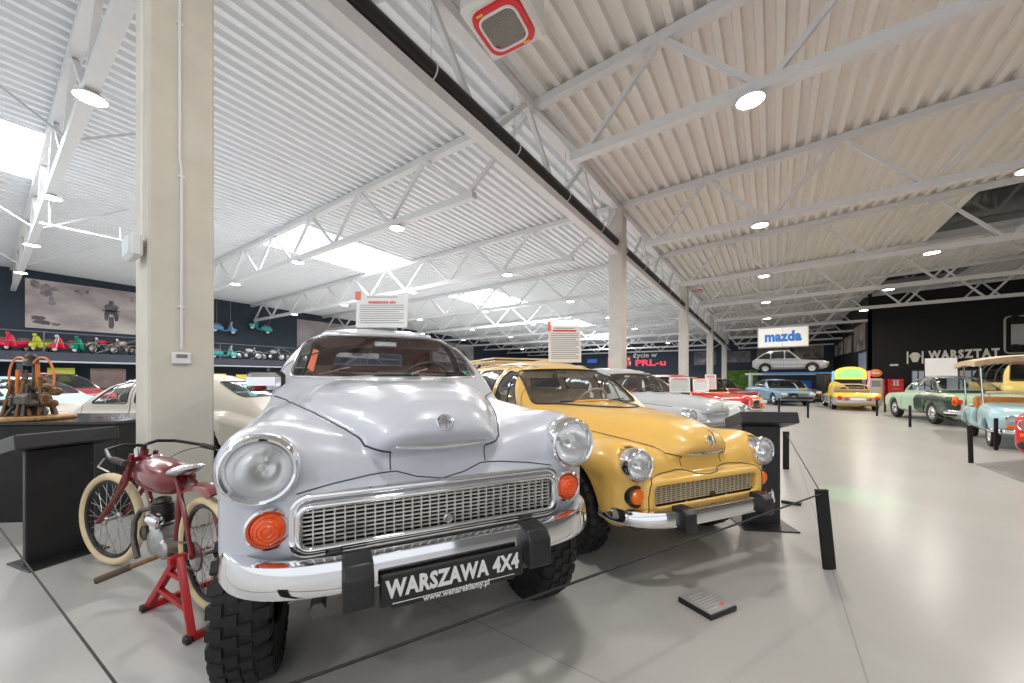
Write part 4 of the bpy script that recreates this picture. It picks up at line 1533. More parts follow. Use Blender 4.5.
    for yy in g('seats', [y0 + 1.0, y0 + 1.75]):
        m = MB()
        m.box((0, yy - 0.22, zb + 0.2), (W * 1.55, 0.46, 0.16), 0.05)
        m.xf((0, yy, zb + 0.45), (-0.18, 0, 0))
        m.box((0, 0, 0), (W * 1.55, 0.13, 0.52), 0.05)
        m.build('seat', seatm, root)
    m = MB()
    c = Vector((W * 0.42, y0 + 0.45, belt + 0.05))
    tl = Matrix.Rotation(math.radians(-60), 4, 'X')
    m.tube([c + tl @ Vector((0.19 * math.cos(a), 0.19 * math.sin(a), 0)) for a in [2 * PI * i / 20 for i in range(20)]], 0.013, 6, closed=True)
    m.tube([c, c + tl @ Vector((0, 0, -0.4))], 0.02, 6)
    m.tube([c + tl @ Vector((-0.19, 0, 0)), c + tl @ Vector((0.19, 0, 0))], 0.01, 6)
    m.build('steering_wheel', BLACKPAINT, root)
    for yy in (ya, yb):
        for s in (-1, 1):
            wheel_part(root, (s * (W - 0.13), yy, R), R, g('tw', 0.17), s, 'dome', g('rim', trim), g('cap', trim), rimr=R * 0.62, seg=28)
    return root, sh
DARKGLASS = glass('far car glass', (0.5, 0.55, 0.56), 0.6)
LENSWHITE = mat('pale lamp lens', (0.75, 0.78, 0.8), 0.15, coat=0.5, noise=0.05, nscale=50, bump=0.1)
DEG = math.radians
CREAM = paint('cream grey', (0.50, 0.47, 0.40))
PALE = paint('pale blue grey', (0.52, 0.55, 0.58))
PWHITE = paint('white', (0.78, 0.78, 0.76))
PRED = paint('bright red', (0.70, 0.02, 0.02))
PORANGE = paint('orange', (0.75, 0.16, 0.03))
PBLUE = paint('steel blue', (0.20, 0.33, 0.47))
PBLACK = paint('black', (0.015, 0.015, 0.017))
PSILVER = mat('silver car paint', (0.46, 0.47, 0.50), 0.3, 0.35, coat=0.5, noise=0.02)
PMINT = paint('pale mint green', (0.50, 0.68, 0.49))
PDKGREEN = paint('dark bottle green', (0.008, 0.035, 0.017))
PSKY = paint('pale sky blue', (0.42, 0.66, 0.72))
PYEL = paint('lemon yellow', (0.85, 0.60, 0.02))
PMAROON = paint('maroon', (0.22, 0.01, 0.02))

# the row beyond the yellow car
c3, sh3 = warszawa('saloon', G(3.2, 5.75), YAW + DEG(24), 0.0, 'vintage_saloon', 'pale blue grey rounded saloon parked just beyond the yellow estate car', 'car', PALE, 0.03)
sp_old = dict(L=4.2, W=0.8, nose=0.82, hood=0.93, belt=0.95, tail=0.86, roof=1.48, y0=1.35, y1=1.75, y2=2.9, y3=3.7, zl=0.72, rl=0.09, n=2.8)
simple_car('vintage_saloon', 'white rounded saloon between the pale blue grey and the red car', G(4.45, 7.7), YAW + DEG(24), sp_old, PWHITE)
simple_car('vintage_saloon', 'bright red saloon in the row beyond the black info stand', G(5.75, 9.6), YAW + DEG(24), dict(sp_old, W=0.82, hood=0.95, roof=1.5, humps=[((0.6, 0.5, 0.72), (0.22, 0.52, 0.2), 0.15)]), PRED)
simple_car('small_saloon', 'orange saloon beyond the bright red car', G(7.7, 12.0), YAW + DEG(20), dict(L=4.0, W=0.78, lamp='box', roof=1.4, zl=0.62), PORANGE)
simple_car('coupe', 'steel blue car with dark grille facing the aisle below the lift', G(14.3, 18.6), YAW + DEG(-12), dict(L=4.4, W=0.84, lamp='box', roof=1.36, nose=0.68, hood=0.82, belt=0.88, tail=0.84, zl=0.6, gmat=BLACKMAT, bumpmat=BLACKPAINT, y0=1.4, y1=2.0), PBLUE, 0.04)
simple_car('coupe', 'black car with a bright yellow bonnet panel behind the steel blue car', G(16.6, 21.0), YAW + DEG(-12), dict(L=4.4, W=0.84, lamp='box', roof=1.32, nose=0.68, hood=0.82, belt=0.88, zl=0.6, bumpmat=BLACKPAINT, panels=[('bonnet_panel', 'top', [(-0.45, 0.25), (0.45, 0.25), (0.5, 1.2), (-0.5, 1.2)], PYEL)]), PBLACK, 0.04)
simple_car('small_saloon', 'dull red small car behind the orange saloon', G(10.8, 17.0), YAW + DEG(10), dict(L=3.9, W=0.76, roof=1.42), PMAROON, 0.045)
simple_car('small_saloon', 'pale green small car far down the row', G(11.6, 21.5), YAW + DEG(10), dict(L=3.9, W=0.76, roof=1.5), PMINT, 0.045)

# silver hatchback up on the lift
pc = ony(788, 373, 31.0)
LZ = pc.z
hb = dict(L=3.85, W=0.82, nose=0.70, hood=0.86, belt=0.90, deck=0.95, tail=0.92, roof=1.52, y0=1.3, y1=1.9, y2=3.1, y3=3.85, zl=0.64, lamp='box', trim=BLACKPAINT, bumpmat=BLACKPAINT, rim=STEEL, cap=mat('alloy wheel', (0.6, 0.6, 0.6), 0.35, 0.5, noise=0.05), pillars=[2.2, 2.95], strip=[(0.4, 0.52), (3.7, 0.56)], zb=0.26, R=0.3, ya=0.8, yb=3.25, doors=[1.55, 2.25, 3.0], glass=mat('smoked glass', (0.03, 0.035, 0.04), 0.06, noise=0.1))
simple_car('hatchback', 'silver five door hatchback raised on the lift under the white sign', (pc.x + 2.0, pc.y, LZ), DEG(90), hb, PSILVER, 0.04)
t = empty('car_lift', (pc.x, pc.y, 0), 0, 'vehicle lift with pale runways and a blue edge under the silver hatchback', 'lift')
LIFTBLUE = mat('lift blue paint', (0.03, 0.2, 0.6), 0.4, noise=0.05)
for s in (-1, 1):
    m = MB()
    m.box((0.5, s * 0.68, LZ - 0.07), (5.8, 0.45, 0.13), 0.02)
    m.build('runway', mat('pale grey steel', (0.5, 0.52, 0.53), 0.4, noise=0.05), t)
m = MB()
m.box((0.7, -0.93, LZ - 0.02), (4.2, 0.03, 0.1), 0.01)
m.box((3.2, -0.93, LZ + 0.12), (0.7, 0.05, 0.35), 0.01)
m.build('edge_beam', LIFTBLUE, t)
for (a, b) in ((-2.1, -1.1), (-2.1, 1.1), (3.1, -1.1), (3.1, 1.1)):
    m = MB()
    m.box((a, b, LZ / 2), (0.16, 0.16, LZ), 0.02)
    m.box((a, b, 0.01), (0.4, 0.4, 0.02))
    m.build('post', mat('lift grey', (0.45, 0.5, 0.5), 0.4, noise=0.05) if a < 0 else BLACKPAINT, t)

# open yellow and silver sports car, rear towards us
sp = dict(L=3.7, W=0.82, nose=0.55, hood=0.68, belt=0.72, deck=0.74, tail=0.74, y0=1.2, y1=1.4, y2=2.1, y3=2.5, zl=0.5, rl=0.06, open=True, zb=0.2, R=0.3, bumpmat=PSILVER, gmat=BLACKMAT, seats=[2.3], tl='round', xt=0.72, dzt=0.2, panels=[('lower_body', 'side', [(-0.2, 0.0), (-0.2, 0.56), (3.9, 0.58), (3.9, 0.0)], PSILVER), ('tail_panel', 'rear', [(-0.66, 0.3), (-0.66, 0.6), (0.66, 0.6), (0.66, 0.3)], PSILVER)], ya=0.7, yb=2.9, zplate=0.5, doors=[1.2, 2.2])
pr = FL(858, 411)
phi = DEG(147)
fw = Vector((math.sin(YAW + phi), -math.cos(YAW + phi), 0))
rd, shr = simple_car('sports_car', 'open yellow and silver sports car seen from behind with a pale roll bar', pr + fw * 3.7, YAW + phi, sp, PYEL, 0.036)
m = MB()
m.tube([(-0.62, 2.35, 0.7), (-0.6, 2.3, 1.05), (-0.3, 2.3, 1.12), (0.3, 2.3, 1.12), (0.6, 2.3, 1.05), (0.62, 2.35, 0.7)], 0.03, 8)
m.build('roll_bar', mat('pale beige trim', (0.62, 0.58, 0.5), 0.5, noise=0.05), rd)
m = MB()
m.tube([(-0.7, 1.2, 0.68), (-0.62, 1.5, 0.98), (0.62, 1.5, 0.98), (0.7, 1.2, 0.68)], 0.018, 8)
m.build('windscreen_frame', CHROME, rd)
for s in (-1, 1):
    m = MB()
    m.xf((s * 0.36, 3.72, 0.5))
    m.lathe([(0.07, -0.03), (0.065, 0.02), (0.001, 0.035)], (0, 0, 0), 'y', 16)
    m.build('inner_tail_lamp', REDGLASS, rd)

# mint and bottle green two-door
phi = DEG(153.3)
wart = dict(L=4.25, W=0.8, zb=0.26, nose=0.8, hood=0.92, belt=0.95, deck=0.97, tail=0.88, roof=1.47, y0=1.45, y1=1.8, y2=2.75, y3=3.5, ya=0.85, yb=3.25, R=0.33, rnd=0.2, n=2.9, zl=0.7, rl=0.09, tl='box', gasket=CHROME,
            panels=[('rear_wing_panel', 'side', [(2.35, 0.38), (2.3, 0.7), (2.42, 0.86), (3.3, 0.9), (4.3, 0.84), (4.4, 0.3), (2.5, 0.3)], PDKGREEN),
                    ('roof_panel', 'top', [(-0.7, 1.62), (0.7, 1.62), (0.72, 3.7), (-0.72, 3.7)], PDKGREEN)], glass=GLASS, seat=mat('pale red seat', (0.5, 0.2, 0.13), 0.6, noise=0.1), doors=[1.5, 2.55], humps=[((0.62, 3.5, 0.72), (0.2, 0.7, 0.2), 0.18)])
wb, shw = simple_car('two_tone_coupe', 'pale mint coupe with bottle green roof and rear wing beside the aisle', G(14.85, 13.85), YAW + phi, wart, PMINT, 0.028)
for s in (-1, 1):
    m = MB()
    m.xf((s * 0.66, 4.22, 0.74), (0, 0, 0), (0.07, 0.06, 0.14))
    m.ball((0, 0, 0), 1, 14)
    m.build('rear_light', AMBER, wb)

# pale blue beach car with a fringed canopy
phi = DEG(-43)
PO = G(9.75, 6.75)
CANVAS = mat('straw coloured canopy', (0.62, 0.50, 0.34), 0.85, noise=0.12, nscale=20, bump=0.2)
WICKER = mat('orange wicker', (0.62, 0.25, 0.06), 0.7, noise=0.25, nscale=30, bump=0.3)
jl = dict(L=3.2, W=0.68, zb=0.24, nose=0.74, hood=0.88, belt=0.76, deck=0.75, tail=0.72, y0=0.95, y1=1.2, y2=2.3, y3=2.6, ya=0.5, yb=2.35, R=0.265, rnd=0.2, open=True, doorcut=(1.35, 0.33, 0.82, 0.42), zl=0.60, rl=0.075, xl=0.42, seats=[1.75, 2.45], seat=WICKER, tw=0.13, rim=PWHITE, gmat=PSKY, bh=0.035, zbump=0.36, doors=[])
jy, shj = simple_car('beach_car', 'pale sky blue open beach car under a straw coloured fringed canopy', PO, YAW + phi, jl, PSKY, 0.024)
m = MB()
cp = []
NX, NY = 12, 18
for i in range(NX + 1):
    for j in range(NY + 1):
        u, v = -1 + 2 * i / NX, -1 + 2 * j / NY
        z = 1.88 - 0.10 * u * u - 0.05 * v * v
        cp.append((0.74 * u, 1.95 + 1.15 * v, z))
fs = [(i * (NY + 1) + j, (i + 1) * (NY + 1) + j, (i + 1) * (NY + 1) + j + 1, i * (NY + 1) + j + 1) for i in range(NX) for j in range(NY)]
m.add(cp, fs)
m.add([(a, b, c - 0.03) for a, b, c in cp], [f[::-1] for f in fs])
cn = m.build('canopy', CANVAS, jy)
m = MB()
edge = []
for (a, b, c, d) in (((-1, -1), (1, -1), 0, 0), ((1, -1), (1, 1), 0, 0), ((1, 1), (-1, 1), 0, 0), ((-1, 1), (-1, -1), 0, 0)):
    for k in range(24):
        t_ = k / 24
        u, v = a[0] + (b[0] - a[0]) * t_, a[1] + (b[1] - a[1]) * t_
        edge.append((0.745 * u, 1.95 + 1.155 * v, 1.88 - 0.10 * u * u - 0.05 * v * v))
n = len(edge)
m.add([p for p in edge] + [(p[0] * 1.01, p[1], p[2] - 0.10 - 0.02 * (i % 2)) for i, p in enumerate(edge)] + [(p[0] * 0.98, p[1], p[2] - 0.10 - 0.02 * (i % 2)) for i, p in enumerate(edge)] + [(p[0] * 0.97, p[1], p[2]) for p in edge],
      [(i + n * r, (i + 1) % n + n * r, (i + 1) % n + n * ((r + 1) % 4), i + n * ((r + 1) % 4)) for r in range(4) for i in range(n)])
m.build('fringe', CANVAS, cn)
for (a, b, z) in ((-0.6, 1.0, 0.78), (0.6, 1.0, 0.78), (-0.6, 2.7, 0.7), (0.6, 2.7, 0.7)):
    m = MB()
    m.tube([(a, b, z), (a * 1.05, b + 0.1, 1.78)], 0.017, 8)
    m.build('canopy_post', CHROME, jy)
m = MB()
m.tube([(-0.55, 0.98, 0.8), (-0.5, 1.12, 1.08), (0.5, 1.12, 1.08), (0.55, 0.98, 0.8)], 0.016, 8, closed=True)
m.build('windscreen_frame', CHROME, jy)
m = MB()
m.tube([(-0.56, 1.06, 1.07), (-0.3, 1.0, 1.09), (0.3, 1.0, 1.09), (0.56, 1.06, 1.07)], 0.05, 8, flat=0.6)
m.build('straw_visor', CANVAS, jy)
# red car cut by the frame, and a yellow van behind the beach car
simple_car('small_saloon', 'bright red car cut off by the edge of the view on the aisle side', G(7.48, 4.76), YAW + DEG(-75), dict(L=3.4, W=0.75, nose=0.85, hood=0.93, belt=0.95, roof=1.45, zl=0.7, R=0.29, ya=0.62, yb=2.7, y2=2.4, y3=3.1, bumpmat=BLACKPAINT), PRED)
van = dict(L=4.0, W=0.84, zb=0.3, nose=1.1, hood=1.25, belt=1.2, deck=1.3, tail=1.25, roof=2.0, y0=0.25, y1=0.55, y2=3.7, y3=3.9, ya=0.8, yb=3.0, R=0.32, pillars=[1.2, 2.2, 3.0], zl=0.8)
simple_car('minibus', 'pale yellow minibus behind the beach car canopy', G(16.2, 11.2), YAW + DEG(-40), van, paint('pale yellow', (0.75, 0.58, 0.18)), cat='van')

# left hand side
cm, shc = warszawa('saloon', G(-8.45, 6.9), YAW + DEG(-92), -0.13, 'vintage_saloon', 'cream grey hunchback saloon standing side-on behind the near concrete column', 'car', CREAM, 0.03)
cm.location.z = 0.0
simple_car('vintage_saloon', 'pale sky blue car at the far left beside the black plinth', G(-14.2, 8.9), YAW + DEG(-95), dict(sp_old, roof=1.42), PSKY)
simple_car('vintage_saloon', 'maroon saloon behind the pale sky blue car', G(-19.5, 14.0), YAW + DEG(-95), dict(sp_old, roof=1.6), PMAROON, 0.045)
simple_car('minibus', 'yellow green van below the motorcycle gallery', G(-29.0, 19.0), YAW + DEG(-125), dict(van, roof=1.9), paint('yellow green', (0.45, 0.5, 0.05)), 0.05, cat='van')
simple_car('small_saloon', 'teal small car behind the cream grey hunchback saloon', G(-12.0, 12.0), YAW + DEG(-80), dict(L=3.9, W=0.76, roof=1.4), paint('teal', (0.1, 0.4, 0.42)), 0.045)
simple_car('small_saloon', 'red small car seen past the pale grey saloon door mirror', G(-6.9, 12.6), YAW + DEG(-70), dict(L=3.9, W=0.76, roof=1.38), paint('dark red', (0.5, 0.02, 0.03)), 0.045)
# ------------------------------------------------------------------ museum furniture near the camera
def yaw_of(v): return math.atan2(v.y, v.x)
# low rope barrier
BOLL = [('near', G(2.27, 2.66), 'black post of the rope barrier standing clear of the yellow estate car'),
        ('out', G(-0.83, 0.86), 'black barrier post just below the view where the two near ropes meet'),
        ('far', DP(786, 428, 5.6), 'black barrier post half hidden behind the black info stand')]
posts = {}
def bollard(p, label, lean=(0, 0), group=None, h=0.56, w=0.085):
    t = empty('barrier_post', (p.x, p.y, 0), YAW, label, 'barrier post', group)
    m = MB()
    a, b = lean
    m.beam((0, 0, 0.0), (a, b, h), w, 0.022, (0, 1, 0))
    m.build('post', BLACKMAT, t, bev=0.004)
    m = MB()
    m.box((a, b, h + 0.004), (w * 1.05, 0.03, 0.012), 0.004)
    m.build('cap', BLACKMAT, t)
    return t, t.matrix_basis @ Vector((a, b, h - 0.02))
bn, topn = bollard(BOLL[0][1], BOLL[0][2], (-0.058, 0.0))
bo, topo = bollard(Vector((*G(-0.83, 0.86).xy, 0)), BOLL[1][2], (0, 0))
bf, topf = bollard(Vector((*BOLL[2][1].xy, 0)), BOLL[2][2], (0, 0))
bl, topl = bollard(G(-4.75, 3.2), 'black barrier post at the far left beyond the view', (0, 0))
ROPE = mat('black cord', (0.02, 0.02, 0.02), 0.7, noise=0.2, nscale=60, bump=0.2)
def rope(a, b, label, sag=0.0, r=0.005):
    m = MB()
    P = []
    for i in range(13):
        t = i / 12
        q = a.lerp(b, t)
        q.z -= sag * 4 * t * (1 - t)
        P.append(q)
    m.tube(P, r, 8)
    return tag(m.build('barrier_rope', ROPE), label, 'rope')
rope(topn, topo, 'black cord stretched low in front of the two near cars')
rope(topn, topf, 'thin black cord running back from the near post past the black info stand', r=0.004)
rope(topo, topl, 'black cord crossing the floor view at the lower left before the motorbike', r=0.0032)
# posts on the far side of the aisle
fp = {}
for px, py, lab in ((971, 463, 'tallest black barrier post by the beach car'), (996, 450, 'black barrier post beside the beach car front wheel'), (910, 427, 'black barrier post in front of the mint coupe'), (877, 416, 'small black barrier post between the sports car and the mint coupe'), (885, 412, 'smallest black barrier post beside the mint coupe nose'), (808, 418, 'black barrier post in front of the steel blue car'), (779, 414, 'black barrier post below the orange saloon')):
    p = FL(px, py)
    fp[px] = bollard(p, lab, (-0.02 if px == 971 else 0, 0), None, 0.6, 0.07)[1]
rope(fp[971], fp[910], 'thin black cord between the posts before the beach car and the mint coupe', 0.02)
P = [FL(975, 464), FL(1030, 485), FL(1190, 478), FL(1160, 447)]
m = MB()
m.add([(p.x, p.y, 0.0) for p in P] + [(p.x, p.y, 0.008) for p in P], [(3, 2, 1, 0), (4, 5, 6, 7)] + [(i, (i + 1) % 4, (i + 1) % 4 + 4, i + 4) for i in range(4)])
tag(m.build('floor_mat', mat('grey floor mat', (0.22, 0.22, 0.215), 0.7, noise=0.08, nscale=20, bump=0.05), smooth=False), 'flat grey mat on the floor under the bright red car at the edge of view', 'mat')

# floor plaques
def plaque(c, label, lines=True):
    P = [FL(*q, 0.035) for q in c]
    cen = sum(P, Vector()) / 4
    t = empty('floor_plaque', (cen.x, cen.y, 0), 0, label, 'plaque')
    Q = [p - Vector((cen.x, cen.y, 0)) for p in P]
    m = MB()
    lo = [Vector((q.x, q.y, 0.0)) for q in Q]
    hi = [Vector((q.x, q.y, 0.03)) for q in Q]
    m.add(lo + hi, [(3, 2, 1, 0), (4, 5, 6, 7)] + [(i, (i + 1) % 4, (i + 1) % 4 + 4, i + 4) for i in range(4)])
    m.build('base', BLACKPAINT, t, bev=0.004)
    k = 0.95
    m = MB()
    a = [Vector((q.x * k, q.y * k, 0.031)) for q in Q]
    b = [Vector((q.x * k, q.y * k, 0.035)) for q in Q]
    m.add(a + b, [(3, 2, 1, 0), (4, 5, 6, 7)] + [(i, (i + 1) % 4, (i + 1) % 4 + 4, i + 4) for i in range(4)])
    f = m.build('face', mat('grey printed plate', (0.34, 0.34, 0.34), 0.35, noise=0.15, nscale=6), t, smooth=False)
    if lines:
        A, B, C_, D = b
        m = MB()
        for i, (u, w0, w1) in enumerate(((0.2, 0.15, 0.75), (0.3, 0.15, 0.6), (0.42, 0.12, 0.85), (0.52, 0.12, 0.85), (0.62, 0.12, 0.85), (0.72, 0.12, 0.8), (0.85, 0.12, 0.5))):
            def at(s, tt): return A.lerp(B, tt).lerp(D.lerp(C_, tt), s)
            e = 0.012
            m.add([at(u - e, w0) + Vector((0, 0, 0.0008)), at(u - e, w1) + Vector((0, 0, 0.0008)), at(u + e, w1) + Vector((0, 0, 0.0008)), at(u + e, w0) + Vector((0, 0, 0.0008))], [(0, 1, 2, 3)])
        m.build('printed_lines', mat('pale print', (0.6, 0.6, 0.6), 0.5, noise=0.1), f, smooth=False)
        m = MB()
        q = at(0.8, 0.72)
        m.lathe([(0.014, 0.0), (0.013, 0.002), (0.0005, 0.002)], tuple(q), 'z', 14)
        m.build('red_dot', INKRED, f)
    return t
plaque([(678, 596), (701, 586), (737, 605), (711, 615)], 'grey printed plaque in a black frame lying on the floor before the yellow estate car')
plaque([(781, 500), (790, 496), (802, 499), (801, 503)], 'small dark plaque lying on the floor beside the black info stand foot', False)

# black info stands
def lectern(c, rz, label, pw, sw, sd, h, tilt, fw, fd, th=0.075):
    t = empty('info_stand', (c.x, c.y, 0), rz, label, 'info stand')
    m = MB()
    m.box((0, 0, 0.006), (fw, fd, 0.012), 0.004)
    m.build('foot_plate', BLACKPAINT, t)
    m = MB()
    m.box((0, 0, h / 2), (pw, 0.045, h), 0.006)
    m.build('panel', BLACKPAINT, t)
    m = MB()
    m.xf((0, 0, h), (tilt, 0, 0))
    m.box((0, 0, th / 2), (sw, sd, th), 0.006)
    o = m.build('sloping_top', mat('dark grey board', (0.03, 0.03, 0.033), 0.4, noise=0.15), t)
    m = MB()
    m.xf((0, 0, h), (tilt, 0, 0))
    m.box((0, 0, th + 0.002), (sw * 0.92, sd * 0.9, 0.004))
    m.build('info_sheet', mat('grey info sheet', (0.3, 0.3, 0.31), 0.4, noise=0.1), o, smooth=False)
    return t
lectern(G(-3.47, 2.86), YAW + DEG(70), 'black info stand with sloping top beside the motorbike front wheel', 0.36, 0.54, 0.34, 0.84, DEG(-12), 0.42, 0.34, 0.1)
lectern(G(2.34, 3.5), YAW + DEG(-8), 'black info stand behind the yellow estate car headlight', 0.32, 0.48, 0.36, 0.92, DEG(-16), 0.46, 0.4, 0.1)
# plinth with the engine exhibit
t = empty('display_plinth', G(-4.72, 4.0), YAW + DEG(4), 'large black plinth carrying the rusty engine exhibit', 'plinth')
m = MB()
m.box((0, 0, 0.46), (1.75, 0.95, 0.92), 0.008)
m.build('body', BLACKMAT, t)
m = MB()
m.box((0, 0, 0.935), (1.77, 0.97, 0.03), 0.006)
m.build('top_board', mat('glossy black board', (0.03, 0.03, 0.033), 0.12, noise=0.1), t)
# the exhibit: rods, gearbox, hoses
ec = G(-4.9, 3.78, 0.951)
t = empty('engine_exhibit', ec, YAW, 'rusty engine sculpture with orange hoses on a round wooden board', 'engine exhibit')
m = MB()
m.lathe([(0.001, 0.0), (0.30, 0.0), (0.315, 0.012), (0.315, 0.03), (0.30, 0.04), (0.001, 0.04)], (0, 0, 0), 'z', 40)
m.build('wooden_board', mat('worn wood', (0.42, 0.25, 0.1), 0.65, noise=0.3, nscale=9, stretch=(1, 8, 1)), t)
m = MB()
m.lathe([(0.001, 0.04), (0.13, 0.04), (0.14, 0.08), (0.10, 0.14), (0.12, 0.18), (0.075, 0.24), (0.06, 0.3), (0.001, 0.32)], (-0.02, 0, 0), 'z', 18)
m.box((0.06, -0.03, 0.2), (0.17, 0.2, 0.13), 0.03)
m.build('gearbox', IRON, t)
rr = random.Random(3)
for k in range(6):
    m = MB()
    x, z = -0.2 + 0.09 * k, 0.16 + 0.05 * rr.random()
    m.lathe([(0.012, -0.06), (0.028, -0.05)] + [(0.034 if i % 2 else 0.024, -0.045 + 0.011 * i) for i in range(9)] + [(0.012, 0.07)], (x, -0.12 + 0.1 * rr.random(), z), 'yxz'[k % 3] if k % 3 != 1 else 'x', 14)
    m.build('ribbed_cylinder', RUSTY if k % 2 else IRON, t)
for k in range(16):
    m = MB()
    a = rr.uniform(0, 2 * PI)
    p0 = (0.2 * math.cos(a), 0.16 * math.sin(a), 0.04)
    p1 = (p0[0] * 0.5 + rr.uniform(-0.08, 0.08), p0[1] * 0.4, rr.uniform(0.2, 0.42))
    m.tube([p0, p1], 0.013, 8)
    m.ball(p1, 0.022, 10)
    m.build('leg_rod', RUSTY if k % 3 else IRON, t)
for k, (x, y, z0, z1, c) in enumerate(((-0.06, -0.05, 0.25, 0.5, 'o'), (0.06, 0.02, 0.28, 0.56, 'o'), (0.0, 0.03, 0.28, 0.62, 'i'), (-0.03, 0.06, 0.28, 0.6, 'i'), (0.02, -0.04, 0.25, 0.5, 'i'))):
    m = MB()
    m.tube([(x, y, z0), (x * 0.9, y, z1)], 0.016 if c == 'o' else 0.012, 8)
    m.build('upright_rod', mat('orange painted metal', (0.75, 0.22, 0.03), 0.5, noise=0.15) if c == 'o' else IRON, t)
m = MB()
m.lathe([(0.02, 0.0), (0.05, 0.01), (0.055, 0.05), (0.03, 0.07), (0.045, 0.1), (0.02, 0.13)], (-0.01, 0.02, 0.54), 'z', 14)
m.box((0.0, 0.02, 0.6), (0.12, 0.03, 0.03), 0.008)
m.build('upper_casting', IRON, t)
HOSE = mat('orange rubber hose', (0.85, 0.25, 0.08), 0.4, noise=0.08)
for s, r in ((-1, 0.17), (1, 0.2)):
    m = MB()
    m.tube([(s * r * (1 - math.cos(a)) * 0.62 - 0.0, 0.0, 0.42 + 0.21 * math.sin(a)) if True else 0 for a in np.linspace(0.25 * PI, PI * 1.12, 20)], 0.009, 8)
    m.build('hose', HOSE, t)
m = MB()
m.tube([(-0.33, -0.1, 0.32), (-0.1, -0.05, 0.33), (0.1, 0, 0.3)], 0.018, 8)
m.build('side_shaft', IRON, t)
for k, (x, z) in enumerate(((0.2, 0.16), (0.24, 0.28), (0.14, 0.32))):
    m = MB()
    m.lathe([(0.001, -0.03), (0.035, -0.03), (0.042, -0.015), (0.042, 0.015), (0.035, 0.03), (0.001, 0.03)], (x, 0.02, z), 'y', 16)
    m.build('flange', RUSTY, t)

# the motorbike
pr_, pf_ = G(-1.80, 2.2), G(-2.91, 2.80)
bd = pf_ - pr_
BR = yaw_of(bd)
bk = empty('vintage_motorbike', pr_, BR, 'dark red vintage motorbike with cream tyres on a red stand', 'motorbike')
WB = bd.length
CREAMTYRE = mat('cream tyre', (0.70, 0.58, 0.36), 0.7, noise=0.08, bump=0.05)
BIKERED = paint('oxblood red', (0.19, 0.011, 0.014), 0.28)
STEER = Matrix.Translation((WB - 0.33, 0, 0)) @ Matrix.Rotation(DEG(13), 4, 'Z') @ Matrix.Translation((0.33 - WB, 0, 0))
def bike_wheel(x, R):
    m = MB()
    n = 48
    m.tube([(x + R * 0.92 * math.cos(a), 0, R + R * 0.92 * math.sin(a)) for a in [2 * PI * i / n for i in range(n)]], R * 0.08, 12, closed=True, up=(0, 1, 0))
    w = m.build('wheel', CREAMTYRE, bk)
    m = MB()
    m.tube([(x + R * 0.815 * math.cos(a), 0, R + R * 0.815 * math.sin(a)) for a in [2 * PI * i / n for i in range(n)]], R * 0.045, 10, closed=True, up=(0, 1, 0), flat=1.0)
    m.build('rim', BLACKPAINT, w)
    m = MB()
    m.lathe([(0.012, -0.06), (0.03, -0.05), (0.034, -0.035), (0.016, -0.03), (0.016, 0.03), (0.034, 0.035), (0.03, 0.05), (0.012, 0.06)], (x, 0, R), 'y', 18)
    m.build('hub', STEEL, w)
    m = MB()
    for i in range(32):
        a = 2 * PI * i / 32
        s = 1 if i % 2 else -1
        b = a + (0.5 if (i // 2) % 2 else -0.5)
        m.tube([(x + 0.032 * math.cos(b), s * 0.035, R + 0.032 * math.sin(b)), (x + R * 0.8 * math.cos(a), 0, R + R * 0.8 * math.sin(a))], 0.0016, 4)
    m.build('spokes', STEEL, w)
    return w
bike_wheel(0, 0.335)
bike_wheel(WB, 0.335).matrix_basis = STEER
HD = Vector((WB - 0.33, 0, 0.83))
def part(nm, mt, fn, par=None):
    m = MB()
    fn(m)
    return m.build(nm, mt, par or bk)
def frame(m):
    m.tube([HD + Vector((0.03, 0, -0.16)), HD + Vector((-0.02, 0, 0.03))], 0.024, 10)
    m.tube([HD + Vector((0, 0, -0.02)), (0.38, 0, 0.76)], 0.016, 10)
    m.tube([HD + Vector((0.02, 0, -0.14)), (0.72, 0, 0.42), (0.62, 0, 0.22), (0.42, 0, 0.22)], 0.017, 10)
    m.tube([(0.33, 0, 0.80), (0.42, 0, 0.22)], 0.017, 10)
    for s in (-1, 1):
        m.tube([(0.42, 0.03 * s, 0.23), (0, 0.075 * s, 0.335)], 0.012, 8)
        m.tube([(0.34, 0.03 * s, 0.76), (0.12, 0.07 * s, 0.6), (0, 0.075 * s, 0.335)], 0.012, 8)
part('frame', BIKERED, frame)
def fork(m):
    for s in (-1, 1):
        m.tube([HD + Vector((-0.01, 0.07 * s, 0.01)), HD + Vector((0.05, 0.075 * s, -0.2)), (WB - 0.02, 0.075 * s, 0.36), (WB, 0.07 * s, 0.335)], 0.015, 10)
        m.tube([HD + Vector((0.09, 0.05 * s, -0.12)), (WB - 0.09, 0.06 * s, 0.42), (WB, 0.085 * s, 0.335)], 0.010, 8)
    m.tube([HD + Vector((0, -0.08, -0.03)), HD + Vector((0, 0.08, -0.03))], 0.018, 8)
    m.tube([HD + Vector((0.05, -0.08, -0.17)), HD + Vector((0.05, 0.08, -0.17))], 0.018, 8)
part('front_fork', BIKERED, fork).matrix_basis = STEER
def bars(m):
    for s in (-1, 1):
        m.tube([HD + Vector((0, 0, 0.06)), HD + Vector((0.03, s * 0.1, 0.075)), HD + Vector((0.0, s * 0.2, 0.06)), HD + Vector((-0.15, s * 0.26, 0.03)), HD + Vector((-0.29, s * 0.265, 0.01))], 0.0115, 10)
    m.tube([HD + Vector((0, 0, -0.02)), HD + Vector((-0.01, 0, 0.07))], 0.016, 10)
hb_ = part('handlebar', BLACKPAINT, bars)
hb_.matrix_basis = STEER
